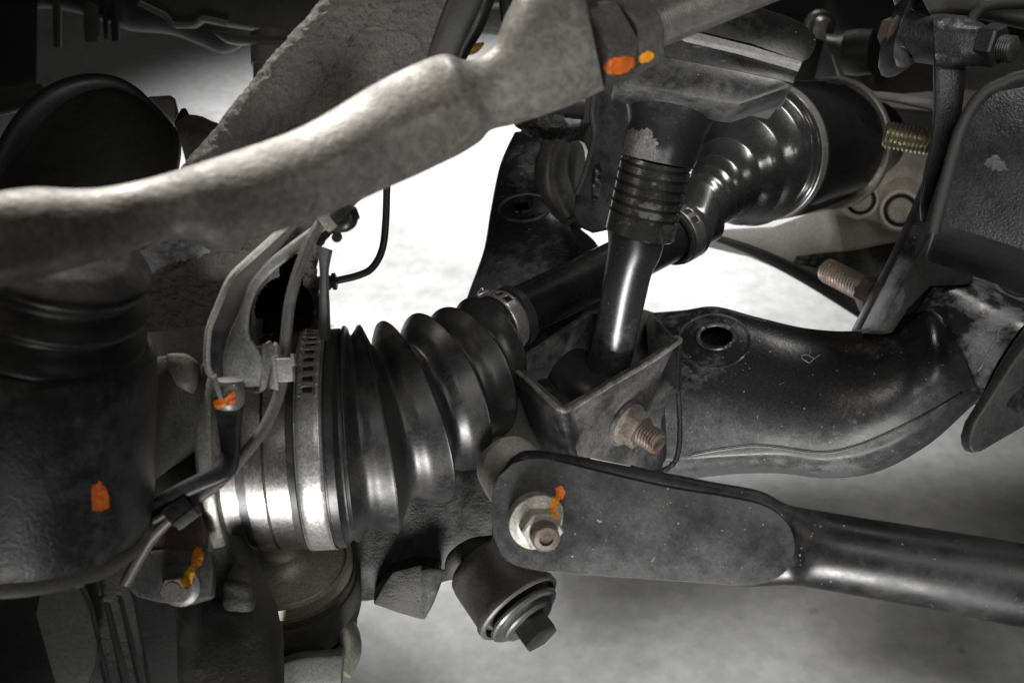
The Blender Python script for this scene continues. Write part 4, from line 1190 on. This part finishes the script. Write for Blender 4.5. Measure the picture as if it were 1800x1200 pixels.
obj('threaded_end', thread(P(1744, 83, .484), CV, .0100, .0058, .0011, .0006), M('thread_dark', (.09, .088, .085), (.05, .05, .05), .4, .55, metal=.4, bump=.1), cvb, 60)

stud = thing('threaded_stud', 'shiny brassy threaded stud poking out beside the inner joint cup', 'stud', P(1590, 265, .52))
obj('thread', thread(P(1650, 252, .522), (P(1556, 236, .528) - P(1650, 252, .522)).normalized(), .0245, .0066, .0019, .0012), BRASS, stud, 25)
rb = thing('rusty_bolt', 'long rusty threaded bolt with nut at the diagonal flange', 'bolt', P(1500, 540, .55))
rbd = (P(1446, 472, .585) - P(1540, 520, .55)).normalized()
obj('thread', thread(P(1530, 514, .552), rbd, .0345, .0066, .0021, .0013), RUSTB, rb, 25)
obj('nut', hexnut(P(1550, 526, .547), rbd, .0100, .0100, .2), M('nut_olive', (.10, .095, .085), (.06, .055, .05), .42, .6, metal=.3, scale=90, bump=.15), rb)
obj('washer', lathe(P(1556, 529, .545), rbd, [(0, .0115), (.002, .0115)], 36), DARKMET, rb)

lp = thing('cam_plate', 'grey black cam plate hanging at the right edge below the arm bushing', 'plate', P(1720, 790, .47))
lp_g = plate([(1706, 786), (1704, 770), (1712, 744), (1740, 700), (1775, 645), (1815, 590), (1850, 555), (1960, 500), (1990, 640), (1850, 728), (1810, 745), (1726, 794), (1712, 796)], P(1740, 740, .470), cdir(.35, -.1, 1), .006, bev=.0012, bseg=3)
obj('plate_face', lp_g, M('plate_grey', (.035, .035, .036), (.065, .065, .065), .45, .6, mix=(.4, .66), scale=40, bump=.35, bscale=460), lp)
obj('plate_edge', limb([(1702, 782, 1714, 794, .476, .006, 3), (1704, 752, 1720, 766, .476, .006, 3), (1736, 696, 1750, 708, .476, .006, 3), (1772, 640, 1786, 654, .476, .006, 3), (1812, 585, 1828, 596, .476, .006, 3)], 20, 5), DARKMET, lp)
obj('plate_slot', dab(lp_g, [(1770, 712), (1778, 698), (1850, 640), (1850, 680), (1792, 726)], 2, .0010, 0), DARKMET, lp)

# ================================================================== background behind the axle on the right
sf = thing('subframe', 'pale beige subframe panel behind the inner boot', 'subframe', P(1400, 480, .95))
obj('panel', plate([(1235, 408), (1280, 400), (1360, 396), (1440, 366), (1500, 345), (1600, 380), (1640, 400), (1620, 500), (1545, 560), (1480, 516), (1400, 470), (1320, 436), (1250, 420)], P(1420, 430, .93), cdir(-.1, .35, .93), .02, bev=.003), SUBF, sf)
obj('lower_edge', limb([(1238, 406, 1240, 418, .925, .02, 3), (1320, 430, 1316, 448, .92, .02, 3), (1400, 464, 1394, 488, .915, .02, 3), (1480, 508, 1470, 534, .91, .02, 3), (1570, 562, 1556, 590, .905, .02, 3)], 24, 5), UNDER, sf)
obj('panel_shade', dab(plate([(1235, 408), (1280, 400), (1360, 396), (1440, 366), (1500, 345), (1600, 380), (1640, 400), (1620, 500), (1545, 560), (1480, 516), (1400, 470), (1320, 436), (1250, 420)], P(1420, 430, .93), cdir(-.1, .35, .93), .02, bev=0), [(1394, 462), (1400, 450), (1450, 444), (1500, 440), (1600, 420), (1610, 520), (1560, 560), (1480, 500), (1430, 470)], 1.2, .002, 0, 2), UNDER, sf)  # flat black coat painting the shade on the panel
gb = thing('gearbox_casting', 'dirty cast aluminium gearbox housing with round bolt bosses right of the cup', 'gearbox', P(1560, 400, .92))
gb_g = rough(limb([(1480, 170, 1470, 380, .95, .08, 3), (1530, 165, 1520, 385, .94, .08, 3), (1580, 165, 1575, 400, .935, .08, 3), (1660, 160, 1660, 420, .93, .08, 3), (1850, 160, 1850, 440, .93, .08, 3)], 40, 8), .002, 40)
obj('housing', gb_g, ALU, gb)
for cx, cy, rr, dd in ((1582, 370, .0135, .895), (1512, 352, .012, .895)):
    c = P(cx, cy, dd)
    bo = obj('bolt_boss', lathe(c, cdir(-.25, -.1, 1), [(-.02, rr * 1.25), (.006, rr * 1.2), (.0075, rr * 1.12), (.0074, rr * .98), (.001, rr * .95)], 40, (True, False)), ALU, gb)
    obj('bolt_end', lathe(c, cdir(-.25, -.1, 1), [(0, rr * .72), (.005, rr * .72), (.006, rr * .64)], 32), M('boss_pale', (.34, .32, .28), (.22, .20, .17), .5, .65, scale=60, bump=.2) if 'boss_pale' not in bpy.data.materials else bpy.data.materials['boss_pale'], bo)
    obj('bolt_recess', lathe(c, cdir(-.25, -.1, 1), [(.0012, rr * .96), (.0016, rr * .70)], 32, (False, False)), UNDER, bo)
obj('rib', limb([(1528, 160, 1532, 174, .885, .01, 3), (1575, 164, 1578, 182, .885, .012, 3), (1640, 172, 1640, 196, .885, .01, 3)], 20, 4), M('pale_rib', (.40, .39, .36), (.25, .24, .22), .5, .6, scale=60, bump=.2), gb)
obj('cup_shadow', limb([(1540, 185, 1545, 235, .88, .02, 3), (1580, 190, 1582, 240, .88, .02, 3), (1640, 196, 1640, 246, .88, .02, 3)], 20, 4), UNDER, gb)  # black block put in as the shadow behind the joint cup
cr_ = thing('engine_cradle', 'black engine cradle across the top right background', 'cradle', P(1400, 160, 1.1))
obj('cradle_beam', limb([(900, -420, 900, -80, 1.15, .1, 4), (1080, -420, 1080, 60, 1.15, .1, 4), (1280, -420, 1280, 110, 1.15, .1, 4), (1400, -420, 1410, 64, 1.15, .1, 4), (1500, -420, 1500, 66, 1.15, .1, 4), (1640, -420, 1640, 72, 1.15, .1, 4), (1850, -420, 1850, 80, 1.15, .1, 4), (2600, -420, 2600, 100, 1.15, .1, 4)], 32, 5), UNDER, cr_)
obj('cradle_bracket', limb([(1300, 40, 1300, 190, 1.05, .05, 4), (1380, 50, 1380, 190, 1.05, .05, 4), (1440, 55, 1424, 160, 1.05, .05, 3), (1452, 60, 1430, 148, 1.05, .04, 3)], 28, 5), UNDER, cr_)
obj('mount_casting', rough(limb([(1452, 62, 1478, 150, 1.03, .06, 3), (1480, 62, 1490, 165, 1.02, .07, 3), (1530, 62, 1530, 172, 1.0, .07, 3), (1580, 64, 1560, 170, 1.0, .06, 3)], 32, 6), .003, 40), M('mount_dark', (.018, .018, .018), (.05, .05, .047), .4, .6, mix=(.4, .66), scale=30, bump=.2), cr_)
obj('cradle_bolt', lathe(P(1438, 44, 1.04), cdir(.1, -.5, .8), [(0, .014), (.006, .014), (.008, .011), (.016, .010), (.017, .005)], 24), M('bolt_dim', (.14, .135, .12), (.08, .08, .07), .4, .5, metal=.4), cr_)
obj('cradle_bushing', lathe(P(1510, 92, .94), cdir(.8, -.1, .5), [(-.012, .010), (-.01, .018), (0, .019), (.012, .018), (.014, .010)], 36), RUBBER_MATT, cr_)
obj('grey_panel', limb([(1560, 90, 1545, 175, 1.06, .02, 4), (1600, 100, 1590, 178, 1.06, .02, 4), (1660, 110, 1660, 180, 1.06, .02, 4)], 20, 4), M('panel_grey', (.10, .098, .09), (.06, .058, .055), .5, .65, scale=20, bump=.1), cr_)
sm = thing('side_casting', 'pale casting with black round bushing at the right edge', 'casting', P(1760, 520, .75))
obj('casting_body', limb([(1690, 420, 1690, 490, .74, .03, 3), (1740, 420, 1740, 510, .74, .03, 3), (1850, 420, 1850, 560, .74, .03, 3), (2200, 430, 2200, 600, .74, .03, 3)], 24, 5), M('side_pale', (.14, .138, .125), (.08, .078, .07), .5, .65, scale=30, bump=.15), sm)
obj('round_bushing', lathe(P(1798, 474, .705), cdir(-.2, .1, 1), [(-.01, .017), (0, .0172), (.001, .0165), (.0015, .0100), (-.004, .0095), (-.0035, .004)], 40), RUBBER_MATT, sm)
obj('bushing_ring', lathe(P(1798, 474, .706), cdir(-.2, .1, 1), [(-.004, .0172), (0, .0195), (.0008, .0192), (.001, .0174)], 40, (False, False)), bpy.data.materials['side_pale'], sm)
